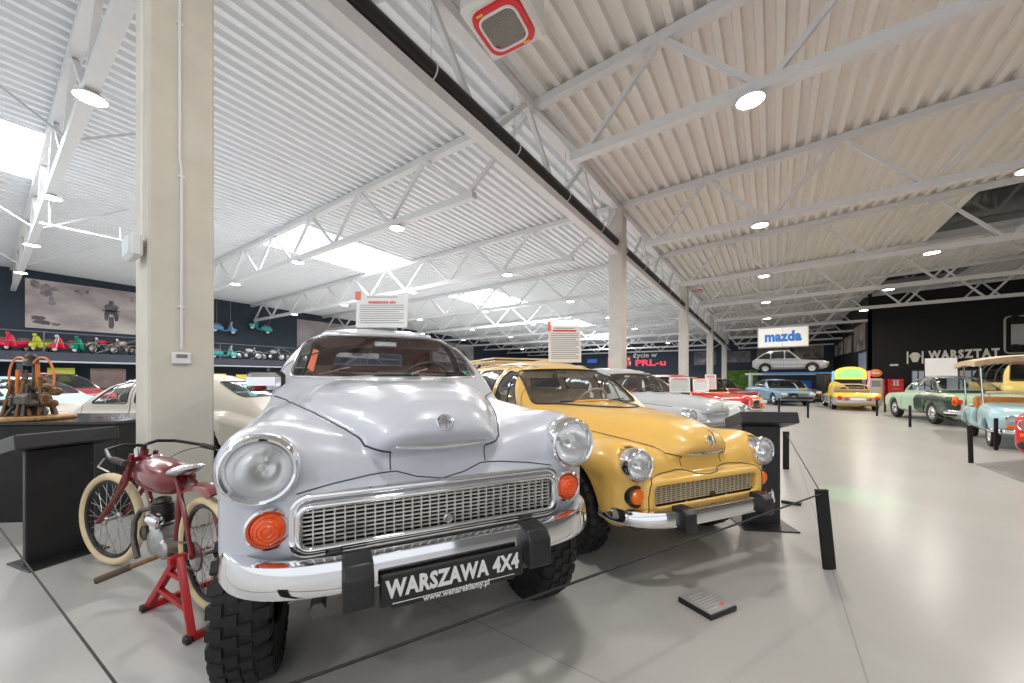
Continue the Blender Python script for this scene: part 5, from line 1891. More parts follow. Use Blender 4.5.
for s in (-1, 1):
    part('grip', mat('dark brown grip', (0.06, 0.045, 0.035), 0.7, noise=0.2, bump=0.2, nscale=60), lambda m: m.tube([HD + Vector((-0.19, s * 0.262, 0.023)), HD + Vector((-0.31, s * 0.267, 0.006))], 0.019, 12), hb_)
    part('brake_lever', STEEL, lambda m: m.tube([HD + Vector((-0.14, s * 0.28, 0.03)), HD + Vector((-0.16, s * 0.32, -0.01)), HD + Vector((-0.3, s * 0.34, -0.03))], 0.005, 6), hb_)
def tank(m):
    n = 11
    P, R_ = [], []
    for i in range(n):
        u = i / (n - 1)
        P.append((WB - 0.37 - 0.58 * u, 0, 0.725 - 0.01 * u))
        R_.append(0.02 + 0.1 * min(1, math.sin(PI * min(1, max(0, u * 1.0))) ** 0.32) if 0 < u < 1 else 0.02)
    m.tube(P, R_, 22, flat=0.95)
tk = part('fuel_tank', BIKERED, tank)
part('tank_cap', CHROME, lambda m: m.lathe([(0.028, 0.0), (0.03, 0.015), (0.022, 0.022), (0.001, 0.024)], (WB - 0.55, 0, 0.822), 'z', 18), tk)
part('seat_pan', mat('dented bright metal', (0.6, 0.6, 0.62), 0.25, 1.0, noise=0.2, nscale=12, bump=0.5), lambda m: m.xf((0.28, 0, 0.79), (0, 0.25, 0), (0.14, 0.09, 0.035)).ball((0, 0, 0), 1, 18))
def mud(m):
    P = [(0.40 * math.cos(a), 0, 0.335 + 0.40 * math.sin(a)) for a in np.linspace(DEG(58), DEG(112), 12)]
    vs, fs = [], []
    for i, p in enumerate(P):
        for j, (yy, dz) in enumerate(((-0.06, -0.025), (-0.045, 0.0), (0, 0.012), (0.045, 0.0), (0.06, -0.025), (0.045, -0.012), (0, 0.0), (-0.045, -0.012))):
            k = 1 + dz / 0.4
            vs.append((p[0] * k, yy, 0.335 + (p[2] - 0.335) * k))
    for i in range(len(P) - 1):
        for j in range(8): fs.append((i * 8 + j, i * 8 + (j + 1) % 8, (i + 1) * 8 + (j + 1) % 8, (i + 1) * 8 + j))
    m.add(vs, fs)
part('rear_mudguard', BIKERED, mud)
def crank(m):
    m.xf((0.55, 0, 0.30)).lathe([(0.001, -0.07), (0.08, -0.07), (0.10, -0.05), (0.105, 0.05), (0.08, 0.075), (0.03, 0.085), (0.001, 0.085)], (0, 0, 0), 'y', 26)
    m.xf((0.43, 0, 0.28)).lathe([(0.001, -0.06), (0.06, -0.06), (0.065, 0.06), (0.05, 0.075), (0.001, 0.075)], (0, 0, 0), 'y', 22)
en = part('engine', mat('cast aluminium', (0.42, 0.42, 0.41), 0.4, 0.85, noise=0.2, nscale=18, bump=0.2), crank)
def cyl(m):
    m.xf((0.60, 0, 0.40), (0, 0.12, 0))
    prof = [(0.04, 0.0)]
    for i in range(9):
        z = 0.01 + i * 0.014
        prof += [(0.042, z), (0.066, z + 0.002), (0.066, z + 0.006), (0.042, z + 0.008)]
    m.lathe(prof + [(0.05, 0.14), (0.045, 0.165), (0.02, 0.175), (0.001, 0.178)], (0, 0, 0), 'z', 22)
part('cylinder', IRON, cyl, en)
part('carburettor', CHROME, lambda m: m.xf((0.50, 0.075, 0.46)).lathe([(0.015, -0.06), (0.03, -0.05), (0.034, -0.01), (0.026, 0.0), (0.04, 0.01), (0.04, 0.04), (0.02, 0.05)], (0, 0, 0), 'x', 16).lathe([(0.001, -0.06), (0.028, -0.055), (0.03, 0.0)], (0, 0, 0), 'z', 16), en)
part('magneto', IRON, lambda m: m.xf((0.72, 0.02, 0.33)).lathe([(0.001, -0.05), (0.045, -0.045), (0.05, 0.045), (0.03, 0.055), (0.001, 0.055)], (0, 0, 0), 'y', 18), en)
part('exhaust_pipe', IRON, lambda m: m.tube([(0.66, 0.03, 0.50), (0.74, 0.07, 0.48), (0.78, 0.09, 0.40), (0.76, 0.1, 0.3), (0.66, 0.11, 0.2)], 0.017, 10))
part('foot_bar', RUSTY, lambda m: m.tube([(0.46, 0.05, 0.24), (0.56, 0.16, 0.19), (0.63, 0.27, 0.15)], 0.014, 10))
part('footrest_rubber', mat('old brown rubber', (0.10, 0.07, 0.05), 0.8, noise=0.2), lambda m: m.tube([(0.57, 0.17, 0.186), (0.65, 0.30, 0.14)], 0.02, 10))
def spro(m):
    n = 36
    P = [((0.075 if i % 2 else 0.083) * math.cos(2 * PI * i / n), (0.075 if i % 2 else 0.083) * math.sin(2 * PI * i / n) + 0.335) for i in range(n)]
    m.prism(P, 0.058, 0.063, 'y')
part('sprocket', STEEL, spro)
def chain(m):
    P = [(0.08 * math.cos(a), 0.0605, 0.335 + 0.08 * math.sin(a)) for a in np.linspace(PI * 0.5, PI * 1.5, 14)]
    P += [(0.43 + 0.04 * math.cos(a), 0.0605, 0.29 + 0.04 * math.sin(a)) for a in np.linspace(-PI / 2, PI / 2, 8)]
    m.tube(P, 0.006, 6, closed=True)
part('drive_chain', IRON, chain)
for k, (a, b, c) in enumerate(((HD + Vector((-0.2, 0.30, 0.02)), HD + Vector((0.12, 0.22, -0.06)), HD + Vector((0.02, 0.03, -0.12))), (HD + Vector((-0.2, -0.30, 0.02)), HD + Vector((0.14, -0.1, 0.0)), (0.62, 0.06, 0.55)))):
    part('control_cable', BLACKMAT, lambda m: m.tube([Vector(a) * (1 - t) ** 2 + Vector(b) * 2 * t * (1 - t) + Vector(c) * t * t for t in np.linspace(0, 1, 12)], 0.003, 6))
part('head_lamp_bracket', CHROME, lambda m: m.xf(HD + Vector((0.06, 0, 0.0))).lathe([(0.012, -0.05), (0.03, -0.03), (0.033, 0.03), (0.012, 0.05)], (0, 0, 0), 'z', 16))
# its stand
STANDRED = mat('red stand paint', (0.38, 0.010, 0.014), 0.4, noise=0.06)
st = empty('motorbike_stand', pr_, BR, 'red tubular A-frame stand under the motorbike rear axle', 'stand')
def spart(nm, *segs, r=0.017):
    for (a, b) in segs:
        m = MB()
        m.beam(a, b, r * 2, r * 2)
        m.build(nm, STANDRED, st, bev=0.004)
for s in (1, -1):
    spart('leg', ((0.02, 0.13 * s, 0.36), (0.30, 0.17 * s, 0.0175)), ((0.0, 0.13 * s, 0.36), (-0.25, 0.17 * s, 0.0175)))
    spart('brace', ((0.10, 0.142 * s, 0.26), (-0.075, 0.142 * s, 0.26)), ((0.2, 0.155 * s, 0.145), (-0.17, 0.157 * s, 0.13)), r=0.012)
    spart('axle_rest', ((0.03, 0.09 * s, 0.345), (0.03, 0.17 * s, 0.345)), r=0.02)
spart('cross_bar', ((0.30, 0.17, 0.0175), (0.30, -0.17, 0.0175)), ((-0.25, 0.17, 0.0175), (-0.25, -0.17, 0.0175)))
for (a, b) in ((0.30, 0.19), (-0.25, 0.19)):
    m = MB()
    m.box((a, b, 0.018), (0.05, 0.03, 0.036), 0.006)
    m.build('rubber_foot', RUBBER, st)
# spare tyre behind
c = G(-5.0, 4.9)
m = MB()
m.xf((0, 0, 0.33), (0.12, 0, 0))
m.lathe([(0.2, -0.08), (0.24, -0.095), (0.31, -0.09), (0.335, -0.05), (0.335, 0.05), (0.31, 0.09), (0.24, 0.095), (0.2, 0.08)], (0, 0, 0), 'y', 32, True)
o = m.build('spare_tyre', RUBBER)
o.location = (c.x, c.y, 0.0)
o.rotation_euler = (0, 0, YAW + 0.3)
tag(o, 'black tyre standing on the floor behind the motorbike handlebar', 'tyre')

# information boards standing on the cars
def info_board(p, w, h, rz, label, tilt=-0.08, logo=True, title=None, n=9):
    t = empty('info_board', p, rz, label, 'info board')
    t.rotation_euler = (tilt, 0, rz)
    m = MB()
    m.box((0, 0, h / 2), (w, 0.008, h), 0.002)
    m.build('sheet', PAPER, t)
    if title:
        o = text_obj('title', title, h * 0.105, INKRED, t, (0, -0.0055, h * 0.76), bold=0.002, depth=0.0004)
        o = text_obj('heading', 'FSO WARSZAWA', h * 0.05, INKGREY, t, (0, -0.0055, h * 0.9), depth=0.0004) if False else None
    elif n:
        m = MB()
        m.box((0, -0.005, h * 0.86), (w * 0.72, 0.002, h * 0.05))
        m.build('title_line', INKRED, t, smooth=False)
    m = MB()
    if n: m.box((0, -0.005, h * 0.93), (w * 0.6, 0.002, h * 0.018))
    for i in range(n):
        z = h * (0.68 if title else 0.78) - i * h * (0.6 if title else 0.72) / n
        m.box((-(0.04 * w if i % 4 == 3 else 0), -0.005, z), (w * (0.86 - (0.1 if i % 4 == 3 else 0)), 0.002, h * 0.016))
    if n: m.build('printed_lines', INKGREY, t, smooth=False)
    if logo:
        m = MB()
        m.box((-w * 0.47, -0.006, h * 0.97), (w * 0.11, 0.006, h * 0.26), 0.002)
        m.build('red_tab', mat('salmon red card', (0.85, 0.25, 0.18), 0.6, noise=0.03), t)
    m = MB()
    m.box((0, 0.05, 0.006), (w * 0.5, 0.1, 0.008), 0.002)
    m.build('foot', PAPER, t)
    return t
p = DP(381.5, 327, 3.62)
info_board(Vector((p.x, p.y, 1.60 + 0.26)), 0.50, 0.325, YAW + 0.0, 'white information board with red heading on the pale grey saloon roof', title='WARSZAWA 4X4')
p = DP(565, 362, 5.2)
info_board(Vector((p.x, p.y, 1.592)), 0.46, 0.52, YAW + 0.05, 'tall white information board with red heading on the yellow estate car roof', n=14)
p = DP(680, 396, 6.5)
info_board(Vector((p.x, p.y, 1.125)), 0.36, 0.27, YAW, 'white card on the pale blue grey saloon bonnet', logo=False)
p = DP(701, 391, 8.5)
info_board(Vector((p.x, p.y, 1.075)), 0.36, 0.28, YAW, 'white card on the white saloon bonnet', logo=False)
p = DP(711, 382, 10.4)
info_board(Vector((p.x, p.y, 1.07)), 0.3, 0.42, YAW - 0.1, 'narrow white card on the bright red saloon bonnet', logo=False)
p = DP(941, 378, 12.75)
info_board(Vector((p.x, p.y, 1.46)), 0.74, 0.62, YAW - 0.7, 'large blank white card on the mint coupe roof', logo=False, n=0)
# ------------------------------------------------------------------ far walls, gallery, signs
GREYBLUE = mat('grey blue steel', (0.038, 0.047, 0.068), 0.5, noise=0.05)
PALESTEEL = mat('pale grey strip', (0.42, 0.45, 0.5), 0.5, noise=0.05)
DX = -33.0
t = empty('gallery_deck', (DX, 0, 0), kind='structure')
m = MB()
m.box((-1.5, 20, 2.78), (3.0, 52, 0.16))
m.build('platform', mat('gallery boards', (0.12, 0.13, 0.15), 0.6, noise=0.1), t, smooth=False)
m = MB()
m.box((0.02, 20, 2.62), (0.12, 52, 0.46), 0.01)
m.build('fascia', GREYBLUE, t, smooth=False)
m = MB()
m.box((0.04, 20, 2.33), (0.16, 52, 0.1), 0.01)
m.build('edge_strip', PALESTEEL, t, smooth=False)
for y in range(-5, 47, 6):
    m = MB()
    m.box((-0.1, y + 0.2, 1.15), (0.22, 0.22, 2.3), 0.01)
    m.build('post', GREYBLUE, t, smooth=False)
t = empty('gallery_railing', (DX + 0.05, 0, 2.86), 0, 'grey steel railing with sloping struts along the motorcycle gallery edge', 'railing')
RAIL = mat('grey railing steel', (0.16, 0.17, 0.19), 0.45, noise=0.05)
for z in (0.55, 1.1):
    m = MB()
    m.tube([(0, -6, z), (0, 46, z)], 0.025, 8)
    m.build('rail', RAIL, t)
for y in range(-6, 47, 4):
    m = MB()
    m.tube([(0, y, 0), (0, y, 1.1)], 0.025, 8)
    m.build('upright', RAIL, t)
    m = MB()
    m.tube([(0, y + 0.1, 1.08), (0, y + 1.9, 0.02)] if (y // 4) % 2 else [(0, y + 3.9, 1.08), (0, y + 1.9, 0.02)], 0.03, 8)
    m.build('strut', RAIL, t)

def tyre(m, x, R, r, z=None):
    m.tube([(x + (R - r) * math.cos(a), 0, (z or R) + (R - r) * math.sin(a)) for a in [2 * PI * i / 20 for i in range(20)]], r, 8, closed=True, up=(0, 1, 0))
def scooter(kind, col, col2, label, group=None):
    """x forward, rear wheel at 0"""
    t = empty('scooter' if kind == 's' else 'motorcycle', (0, 0, 0), 0, label, 'scooter' if kind == 's' else 'motorcycle', group)
    R, wb = (0.24, 1.2) if kind == 's' else (0.31, 1.28)
    pm = paint(*col)
    pm2 = paint(*col2)
    for x in (0, wb):
        m = MB()
        tyre(m, x, R, 0.05 if kind == 's' else 0.042)
        w = m.build('wheel', RUBBER, t)
        m = MB()
        m.lathe([(R * 0.66, -0.03), (R * 0.6, -0.02), (0.05, -0.05), (0.001, -0.055)], (x, 0, R), 'y', 18)
        m.lathe([(R * 0.66, 0.03), (R * 0.6, 0.02), (0.05, 0.05), (0.001, 0.055)], (x, 0, R), 'y', 18)
        m.build('rim', STEEL if kind != 's' else PWHITE, w)
    if kind == 's':
        m = MB()
        m.xf((0.12, 0, 0.46), (0, 0.08, 0), (0.46, 0.2, 0.22))
        m.ball((0, 0, 0), 1, 20)
        m.xf()
        m.box((0.62, 0, 0.25), (0.5, 0.34, 0.07), 0.03)
        m.build('rear_body', pm, t)
        m = MB()
        m.tube([(0.84, 0, 0.27), (0.93, 0, 0.55), (0.98, 0, 0.86)], [0.2, 0.22, 0.12], 14, flat=0.3)
        m.build('leg_shield', pm, t)
        m = MB()
        m.xf((wb, 0, R + 0.13), (0, 0, 0), (0.27, 0.09, 0.17))
        m.ball((0, 0, 0), 1, 16)
        m.build('front_mudguard', pm, t)
        hz = Vector((0.98, 0, 0.95))
    else:
        m = MB()
        m.tube([(0.95, 0, 0.82), (0.6, 0, 0.35), (0.2, 0, 0.35), (0.38, 0, 0.7), (0.95, 0, 0.8)], 0.022, 8)
        m.tube([(0.0, 0.07, R), (0.3, 0.05, 0.4)], 0.018, 8)
        m.tube([(0.0, -0.07, R), (0.3, -0.05, 0.4)], 0.018, 8)
        m.build('frame', BLACKPAINT, t)
        m = MB()
        m.xf((0.68, 0, 0.75), (0, 0.1, 0), (0.27, 0.14, 0.13))
        m.ball((0, 0, 0), 1, 18)
        m.build('fuel_tank', pm, t)
        m = MB()
        m.lathe([(0.001, -0.12), (0.12, -0.1), (0.13, 0.1), (0.001, 0.12)], (0.48, 0, 0.34), 'y', 16)
        m.lathe([(0.07, 0.0), (0.09, 0.02), (0.07, 0.05), (0.09, 0.08), (0.07, 0.11), (0.09, 0.14), (0.05, 0.2)], (0.55, 0, 0.42), 'z', 12)
        m.build('engine', STEEL, t)
        for x, a0, a1 in ((0, 20, 170), (wb, 30, 160)):
            m = MB()
            m.tube([(x + (R + 0.05) * math.cos(a), 0, R + (R + 0.05) * math.sin(a)) for a in np.linspace(DEG(a0), DEG(a1), 12)], 0.07, 8, flat=0.25)
            m.build('mudguard', pm2, t)
        hz = Vector((0.95, 0, 0.92))
    m = MB()
    for s in (-1, 1): m.tube([hz + Vector((0.04, 0.06 * s, -0.05)), (wb, 0.075 * s, R)], 0.022, 8)
    m.build('fork', STEEL if kind != 's' else pm2, t)
    m = MB()
    m.tube([hz + Vector((-0.16, -0.33, 0.04)), hz + Vector((0, -0.12, 0.06)), hz + Vector((0, 0.12, 0.06)), hz + Vector((-0.16, 0.33, 0.04))], 0.018, 8)
    m.build('handlebar', BLACKPAINT, t)
    m = MB()
    m.xf(hz + Vector((0.1, 0, 0.0)))
    m.lathe([(0.001, -0.09), (0.06, -0.07), (0.085, 0.0), (0.08, 0.03), (0.001, 0.045)], (0, 0, 0), 'x', 18)
    m.build('headlamp', pm2 if kind == 's' else CHROME, t)
    m = MB()
    m.xf((0.12 if kind == 's' else 0.2, 0, 0.74 if kind != 's' else 0.71))
    m.box((0, 0, 0), (0.6, 0.24, 0.1), 0.045)
    m.build('seat', mat('dark seat vinyl', (0.05, 0.04, 0.04), 0.5, noise=0.1) if kind != 's' else TAN, t)
    return t
C_ = {'red': ('cherry red', (0.78, 0.02, 0.08)), 'lime': ('lime yellow', (0.58, 0.62, 0.03)), 'green': ('emerald green', (0.0, 0.30, 0.18)), 'cream': ('ivory', (0.72, 0.62, 0.42)), 'or': ('golden orange', (0.75, 0.36, 0.05)),
      'tur': ('turquoise', (0.05, 0.55, 0.55)), 'white': ('white', (0.78, 0.78, 0.76)), 'blue': ('light blue', (0.15, 0.42, 0.75)), 'black': ('black', (0.015, 0.015, 0.017)), 'yel': ('lemon yellow', (0.85, 0.60, 0.02))}
GAL = [(-4, 's', 'red', 'white', 'cherry red scooter at the left end of the gallery row'), (16, 's', 'red', 'red', 'second cherry red scooter on the gallery, beside the lime one'), (42, 's', 'lime', 'lime', 'lime yellow scooter on the gallery'), (66, 's', 'red', 'white', 'cherry red scooter with white fork between the lime and green scooters'),
       (85, 's', 'green', 'green', 'emerald green scooter on the gallery'), (104, 'm', 'red', 'cream', 'red and ivory motorcycle on the gallery beside the green scooter'), (124, 'm', 'cream', 'or', 'ivory and orange motorcycle on the gallery next to the concrete column'),
       (224, 's', 'tur', 'cream', 'turquoise scooter on the gallery right of the concrete column'), (248, 'm', 'white', 'white', 'white motorcycle on the gallery beside the turquoise scooter'), (272, 'm', 'white', 'black', 'white and black motorcycle on the gallery'), (296, 'm', 'blue', 'black', 'blue motorcycle on the gallery partly hidden by the pale grey saloon'),
       (472, 'm', 'yel', 'black', 'yellow motorcycle far along the gallery'), (486, 'm', 'white', 'or', 'white and orange motorcycle far along the gallery')]
for px, k, a, b, lab in GAL:
    q = onx(px, 352, DX - 0.75)
    if q.y > 44: q.y = 36 + (px - 470) * 0.12
    o = scooter(k, C_[a], C_[b], lab, 'motorcycles parked along the gallery')
    rz = DEG(-35 if px < 60 else -50 if px < 200 else 60)
    o.rotation_euler = (0, 0, rz)
    o.location = Vector((q.x, q.y, 2.862)) - Vector((math.cos(rz), math.sin(rz), 0)) * 0.6
    o.location.x = min(o.location.x, DX - 0.5)
for px, py, a, b, lab, tilt, rz in ((224, 327, 'blue', 'white', 'light blue moped hung on the dark wall, nearer the concrete column', 0.05, 90), (259, 328, 'tur', 'white', 'turquoise moped hung on the dark wall with its nose raised', -0.25, -90)):
    q = onx(px, py, -35.5)
    o = scooter('s', C_[a], C_[b], lab)
    d = Vector((0, 1 if rz > 0 else -1, 0))
    o.location = q - d * 0.6 - Vector((0, 0, 0.5))
    o.rotation_euler = (0, tilt, DEG(rz))
    for x in (0.1, 1.0):
        m = MB()
        m.tube([(x, 0, 0.6), (x - 0.1, 0, 2.75)], 0.008, 6)
        m.build('hanging_wire', STEEL, o)
# scene pictures printed on the walls
def photo_mat(name, lo, hi, scale, stretch=(1, 1, 1)):
    return mat(name, lo, 0.6, col2=hi, nscale=scale, stretch=stretch)
SEPIA = photo_mat('faded photo print', (0.42, 0.37, 0.38), (0.86, 0.78, 0.73), 0.55, (1, 1, 2))
PDARK = mat('dark photo print', (0.17, 0.155, 0.18), 0.6, noise=0.5, nscale=2)
PMID = mat('mid photo print', (0.38, 0.34, 0.35), 0.6, noise=0.4, nscale=2)
a, b = onx(25, 276, -35.98), onx(130, 288, -35.98)
y0, y1, z0, z1 = a.y, a.y + (b.y - a.y) * 1.35, 4.4, 7.3
t = empty('wall_photograph', (-35.95, (y0 + y1) / 2, (z0 + z1) / 2), 0, 'huge faded sepia wall photograph of a motorcyclist on a sandy track', 'picture')
W2, H2 = (y1 - y0) / 2, (z1 - z0) / 2
m = MB()
m.box((0, 0, 0), (0.05, 2 * W2, 2 * H2))
m.build('print', SEPIA, t, smooth=False)
def blob(cy, cz, ry, rz_, mt, nm, seed, n=18, x=0.03):
    r = random.Random(seed)
    P = []
    for i in range(n):
        an = 2 * PI * i / n
        k = 1 + r.uniform(-0.22, 0.22)
        P.append((cy + ry * k * math.cos(an), cz + rz_ * k * math.sin(an)))
    mm = MB()
    mm.prism(P, x - 0.004, x, 'x')
    return mm.build(nm, mt, t, smooth=False)
cyc = W2 * 0.18
m = MB()
for P in ([(-0.07, -1.15), (0.07, -1.15), (0.1, -0.95), (0.09, -0.4), (-0.09, -0.4), (-0.1, -0.95)],
          [(-0.34, 0.0), (-0.3, 0.06), (0.3, 0.06), (0.36, 0.0), (0.3, -0.03), (-0.3, -0.03)],
          [(-0.24, -0.62), (-0.12, -0.66), (-0.08, -0.2), (0.08, -0.2), (0.14, -0.66), (0.26, -0.6), (0.27, -0.15), (0.2, 0.02), (0.28, 0.32), (0.14, 0.44), (-0.13, 0.44), (-0.27, 0.3), (-0.2, 0.02), (-0.26, -0.2)],
          [(-0.08, 0.44), (0.08, 0.44), (0.1, 0.56), (0.06, 0.68), (-0.05, 0.69), (-0.1, 0.58)]):
    m.prism([(cyc + p[0] * 1.25, p[1]) for p in P], 0.03, 0.034, 'x')
m.build('printed_rider', PDARK, t, smooth=False)
rt = random.Random(11)
for k in range(9):
    blob(-W2 * rt.uniform(0.62, 0.88), rt.uniform(0.1, 1.2), W2 * rt.uniform(0.03, 0.08), rt.uniform(0.12, 0.35), PMID, 'printed_trees', k, x=0.03 + 0.0006 * k)
for k in range(5):
    blob(-W2 * rt.uniform(0.5, 0.84), rt.uniform(-1.25, -0.85), W2 * rt.uniform(0.05, 0.1), rt.uniform(0.08, 0.16), PDARK, 'printed_bushes', 20 + k, x=0.031 + 0.0006 * k)
for k in range(7):
    blob(W2 * rt.uniform(-0.4, 0.75), H2 * rt.uniform(0.55, 0.8), W2 * rt.uniform(0.02, 0.05), rt.uniform(0.05, 0.14), PMID if k % 2 else PDARK, 'printed_bystanders', 40 + k, x=0.031 + 0.0006 * k)
def wall_picture(pa, pb, axis, label, mt, seed):
    """flat print between two opposite corners on a wall"""
    c = (pa + pb) / 2
    t = empty('wall_photograph', c, 0, label, 'picture')
    d = pb - pa
    m = MB()
    h = abs(d.z)
    if axis == 'y': m.box((0, 0, 0), (abs(d.x), 0.04, h))
    else: m.box((0, 0, 0), (0.04, abs(d.y), h))
    m.build('print', mt, t, smooth=False)
    r = random.Random(seed)
    m = MB()
    w = abs(d.x) if axis == 'y' else abs(d.y)
    for k in range(4):
        u, v = r.uniform(-0.35, 0.35) * w, r.uniform(-0.35, 0.1) * h
        P = [(u + w * r.uniform(0.06, 0.12) * math.cos(2 * PI * i / 9), v + h * r.uniform(0.08, 0.2) * math.sin(2 * PI * i / 9)) for i in range(9)]
        if axis == 'y': m.prism(P, -0.026, -0.022, 'y')
        else: m.prism(P, (-0.026 if c.x > 0 else 0.022), (-0.022 if c.x > 0 else 0.026), 'x')
    m.build('printed_shapes', PDARK if seed % 2 else PMID, t, smooth=False)
LILAC = photo_mat('lilac photo print', (0.30, 0.27, 0.29), (0.62, 0.56, 0.56), 0.5)
GREYP = photo_mat('grey photo print', (0.06, 0.06, 0.07), (0.33, 0.33, 0.35), 0.8)
WARMP = photo_mat('warm photo print', (0.14, 0.11, 0.1), (0.55, 0.47, 0.42), 0.6)
pa, pb = onx(297, 308, -35.97), onx(345, 345, -35.97)
wall_picture(Vector((-35.96, pa.y, 3.6)), Vector((-35.96, pb.y + 4, 6.9)), 'x', 'pale lilac wall photograph behind the pale grey saloon roof', LILAC, 5)
pa = onx(484, 344, -35.97)
wall_picture(Vector((-35.96, 33.5, 3.6)), Vector((-35.96, 41.5, 6.3)), 'x', 'pale pinkish wall photograph far along the left wall behind the yellow estate car', LILAC, 6)
E1 = 55.96
def on_end(px, py): return ony(px, py, E1)
wall_picture(on_end(793.7, 358.8), on_end(823.7, 345), 'y', 'warm grey photograph on the end wall right of the lifted hatchback roof', WARMP, 7)
wall_picture(on_end(757, 360), on_end(790, 347), 'y', 'wide photograph on the end wall partly behind the lifted hatchback', WARMP, 8)
wall_picture(on_end(725.6, 362.5), on_end(750.5, 350.7), 'y', 'dark grey photograph on the end wall left of the lifted hatchback', GREYP, 9)
wall_picture(on_end(694, 365), on_end(716, 351), 'y', 'grey photograph on the end wall between the far columns', GREYP, 10)
for i, (p0, p1, yb_, yt, lab) in enumerate(((854, 865, 349, 322, 'tall warm photograph on the black side wall nearest its corner'), (844.5, 851.5, 352, 335, 'warm photograph second from the corner on the black side wall'), (839, 843, 354, 341, 'warm photograph third from the corner on the black side wall'), (834.5, 837.5, 356, 345, 'farthest narrow photograph on the black side wall'))):
    qa, qb = onx(p0, yb_, XC - 0.03), onx(p1, yb_, XC - 0.03)
    zt_ = onx(p1, yt, XC - 0.03).z
    wall_picture(Vector((XC - 0.03, qa.y, qb.z)), Vector((XC - 0.03, qb.y, zt_)), 'x', lab, WARMP, 11 + i)
# green planting panel at the foot of the end wall
m = MB()
pa, pb = on_end(724, 384), on_end(758, 370)
m.box(((pa.x + pb.x) / 2, E1 - 0.3, pb.z / 2), (pb.x - pa.x, 0.4, pb.z), 0.05)
tag(m.build('hedge_panel', mat('mossy green', (0.10, 0.22, 0.04), 0.8, noise=0.6, nscale=3, bump=0.6)), 'green mossy hedge panel at the foot of the end wall behind the lift', 'hedge')
# PRL lettering on the end wall
p = on_end(649, 363)
t = empty('wall_lettering', p, 0, 'white and pink lettering on the far end wall reading about life in PRL-u', 'lettering')
PINKLIT = mat('lit pink red letters', (0.9, 0.07, 0.12), 0.5, emit=0.6, noise=0.02)
text_obj('pink_letters', 'PRL-u', 1.25, PINKLIT, t, (0.2, -0.05, 0), bold=0.035, xs=1.45, depth=0.04)
text_obj('white_letters', 'życie w', 1.0, mat('white sign letters', (0.85, 0.85, 0.87), 0.5, noise=0.02), t, (-0.6, -0.05, 1.15), bold=0.02, xs=1.1, depth=0.04)
p = on_end(619, 361.5)
t = empty('red_wall_sign', p, 0, 'red square sign with white marks on the end wall behind the near far column', 'sign')
m = MB()
m.box((0, 0, 0), (3.6, 0.08, 1.5))
m.build('board', mat('coral red board', (0.8, 0.08, 0.07), 0.5, noise=0.05), t, smooth=False)
m = MB()
for i in range(6):
    m.box((-1.5 + i * 0.6, -0.05, 0.35), (0.3, 0.02, 0.35))
    m.box((-1.3 + i * 0.6, -0.05, -0.3), (0.25, 0.02, 0.45))
m.build('white_marks', PAPER, t, smooth=False)
m = MB()
p = on_end(592, 361)
m.box(tuple(p), (1.6, 0.08, 0.6), 0.02)
tag(m.build('blue_wall_sign', mat('blue sign', (0.05, 0.15, 0.6), 0.5, emit=0.4, noise=0.05)), 'small blue sign on the far end wall', 'sign')

# hanging maker's sign
p = ony(782.5, 337.2, 28.5)
t = empty('hanging_sign', p, 0, 'white hanging sign with blue lettering mazda', 'sign')
tw = abs(ony(808, 337, 28.5).x - ony(757, 337, 28.5).x)
th = abs(ony(782, 327, 28.5).z - ony(782, 347.5, 28.5).z)
m = MB()
m.box((0, 0, 0), (tw, 0.22, th), 0.05)
m.build('case', mat('grey white sign case', (0.6, 0.6, 0.6), 0.4, noise=0.02), t)
for s in (-1, 1):
    m = MB()
    m.box((s * tw * 0.243, -0.115, 0), (tw * 0.475, 0.012, th * 0.9), 0.004)
    m.build('face', mat('backlit white face', (0.8, 0.79, 0.79), 0.4, emit=0.1, noise=0.01), t)
text_obj('letters', 'mazda', th * 0.66, mat('sign blue', (0.02, 0.18, 0.62), 0.4, noise=0.03), t, (0, -0.125, 0.02), bold=0.045, xs=0.82, depth=0.004, spacing=1.05)
for s in (-1, 1):
    m = MB()
    m.tube([(s * tw * 0.4, 0, th * 0.5), (s * tw * 0.4, 0, zr(p.x, 28.5) - p.z)], 0.012, 6)
    m.build('hanging_wire', STEEL, t)
# WARSZTAT lettering and the engine emblem beside it
CREAMLET = mat('cream cut letters', (0.88, 0.85, 0.76), 0.5, noise=0.02)
YF = YW - 0.03
pl_, pr2 = ony(928.5, 355.5, YF), ony(1000, 353, YF)
t = empty('wall_lettering', ((pl_.x + pr2.x) / 2, YF, (pl_.z + pr2.z) / 2), 0, 'cream letters WARSZTAT on the black wall', 'lettering')
wd = pr2.x - pl_.x
lw = None
o = text_obj('letters', 'WARSZTAT', 0.74, CREAMLET, t, (0, 0, 0), bold=0.035, depth=0.02, spacing=1.25)
o.scale.x = wd / max(o.dimensions.x, 0.1) if o.dimensions.x > 0 else 1
vs_ = [v.co.x for v in o.data.vertices]
o.scale.x = wd / (max(vs_) - min(vs_))
t.rotation_euler = (0, -0.018, 0)
p = ony(915, 357.5, YF)
t = empty('wall_emblem', p, 0, 'cream gearbox shaped emblem left of the wall letters WARSZTAT', 'emblem')
m = MB()
for s in (-1, 1):
    m.box((s * 0.36, 0, 0), (0.08, 0.04, 0.85))
    m.box((s * 0.24, 0, 0.08), (0.2, 0.04, 0.05))
m.prism([(0.26 * math.cos(a), 0.06 + 0.3 * math.sin(a)) for a in np.linspace(0, PI, 12)] + [(-0.2, -0.05), (-0.12, -0.32), (0.12, -0.32), (0.2, -0.05)], -0.02, 0.02, 'y')
m.build('cut_shape', CREAMLET, t, smooth=False)
p = ony(894, 365, YF)
m = MB()
m.box(tuple(p), (0.42, 0.03, 0.13), 0.005)
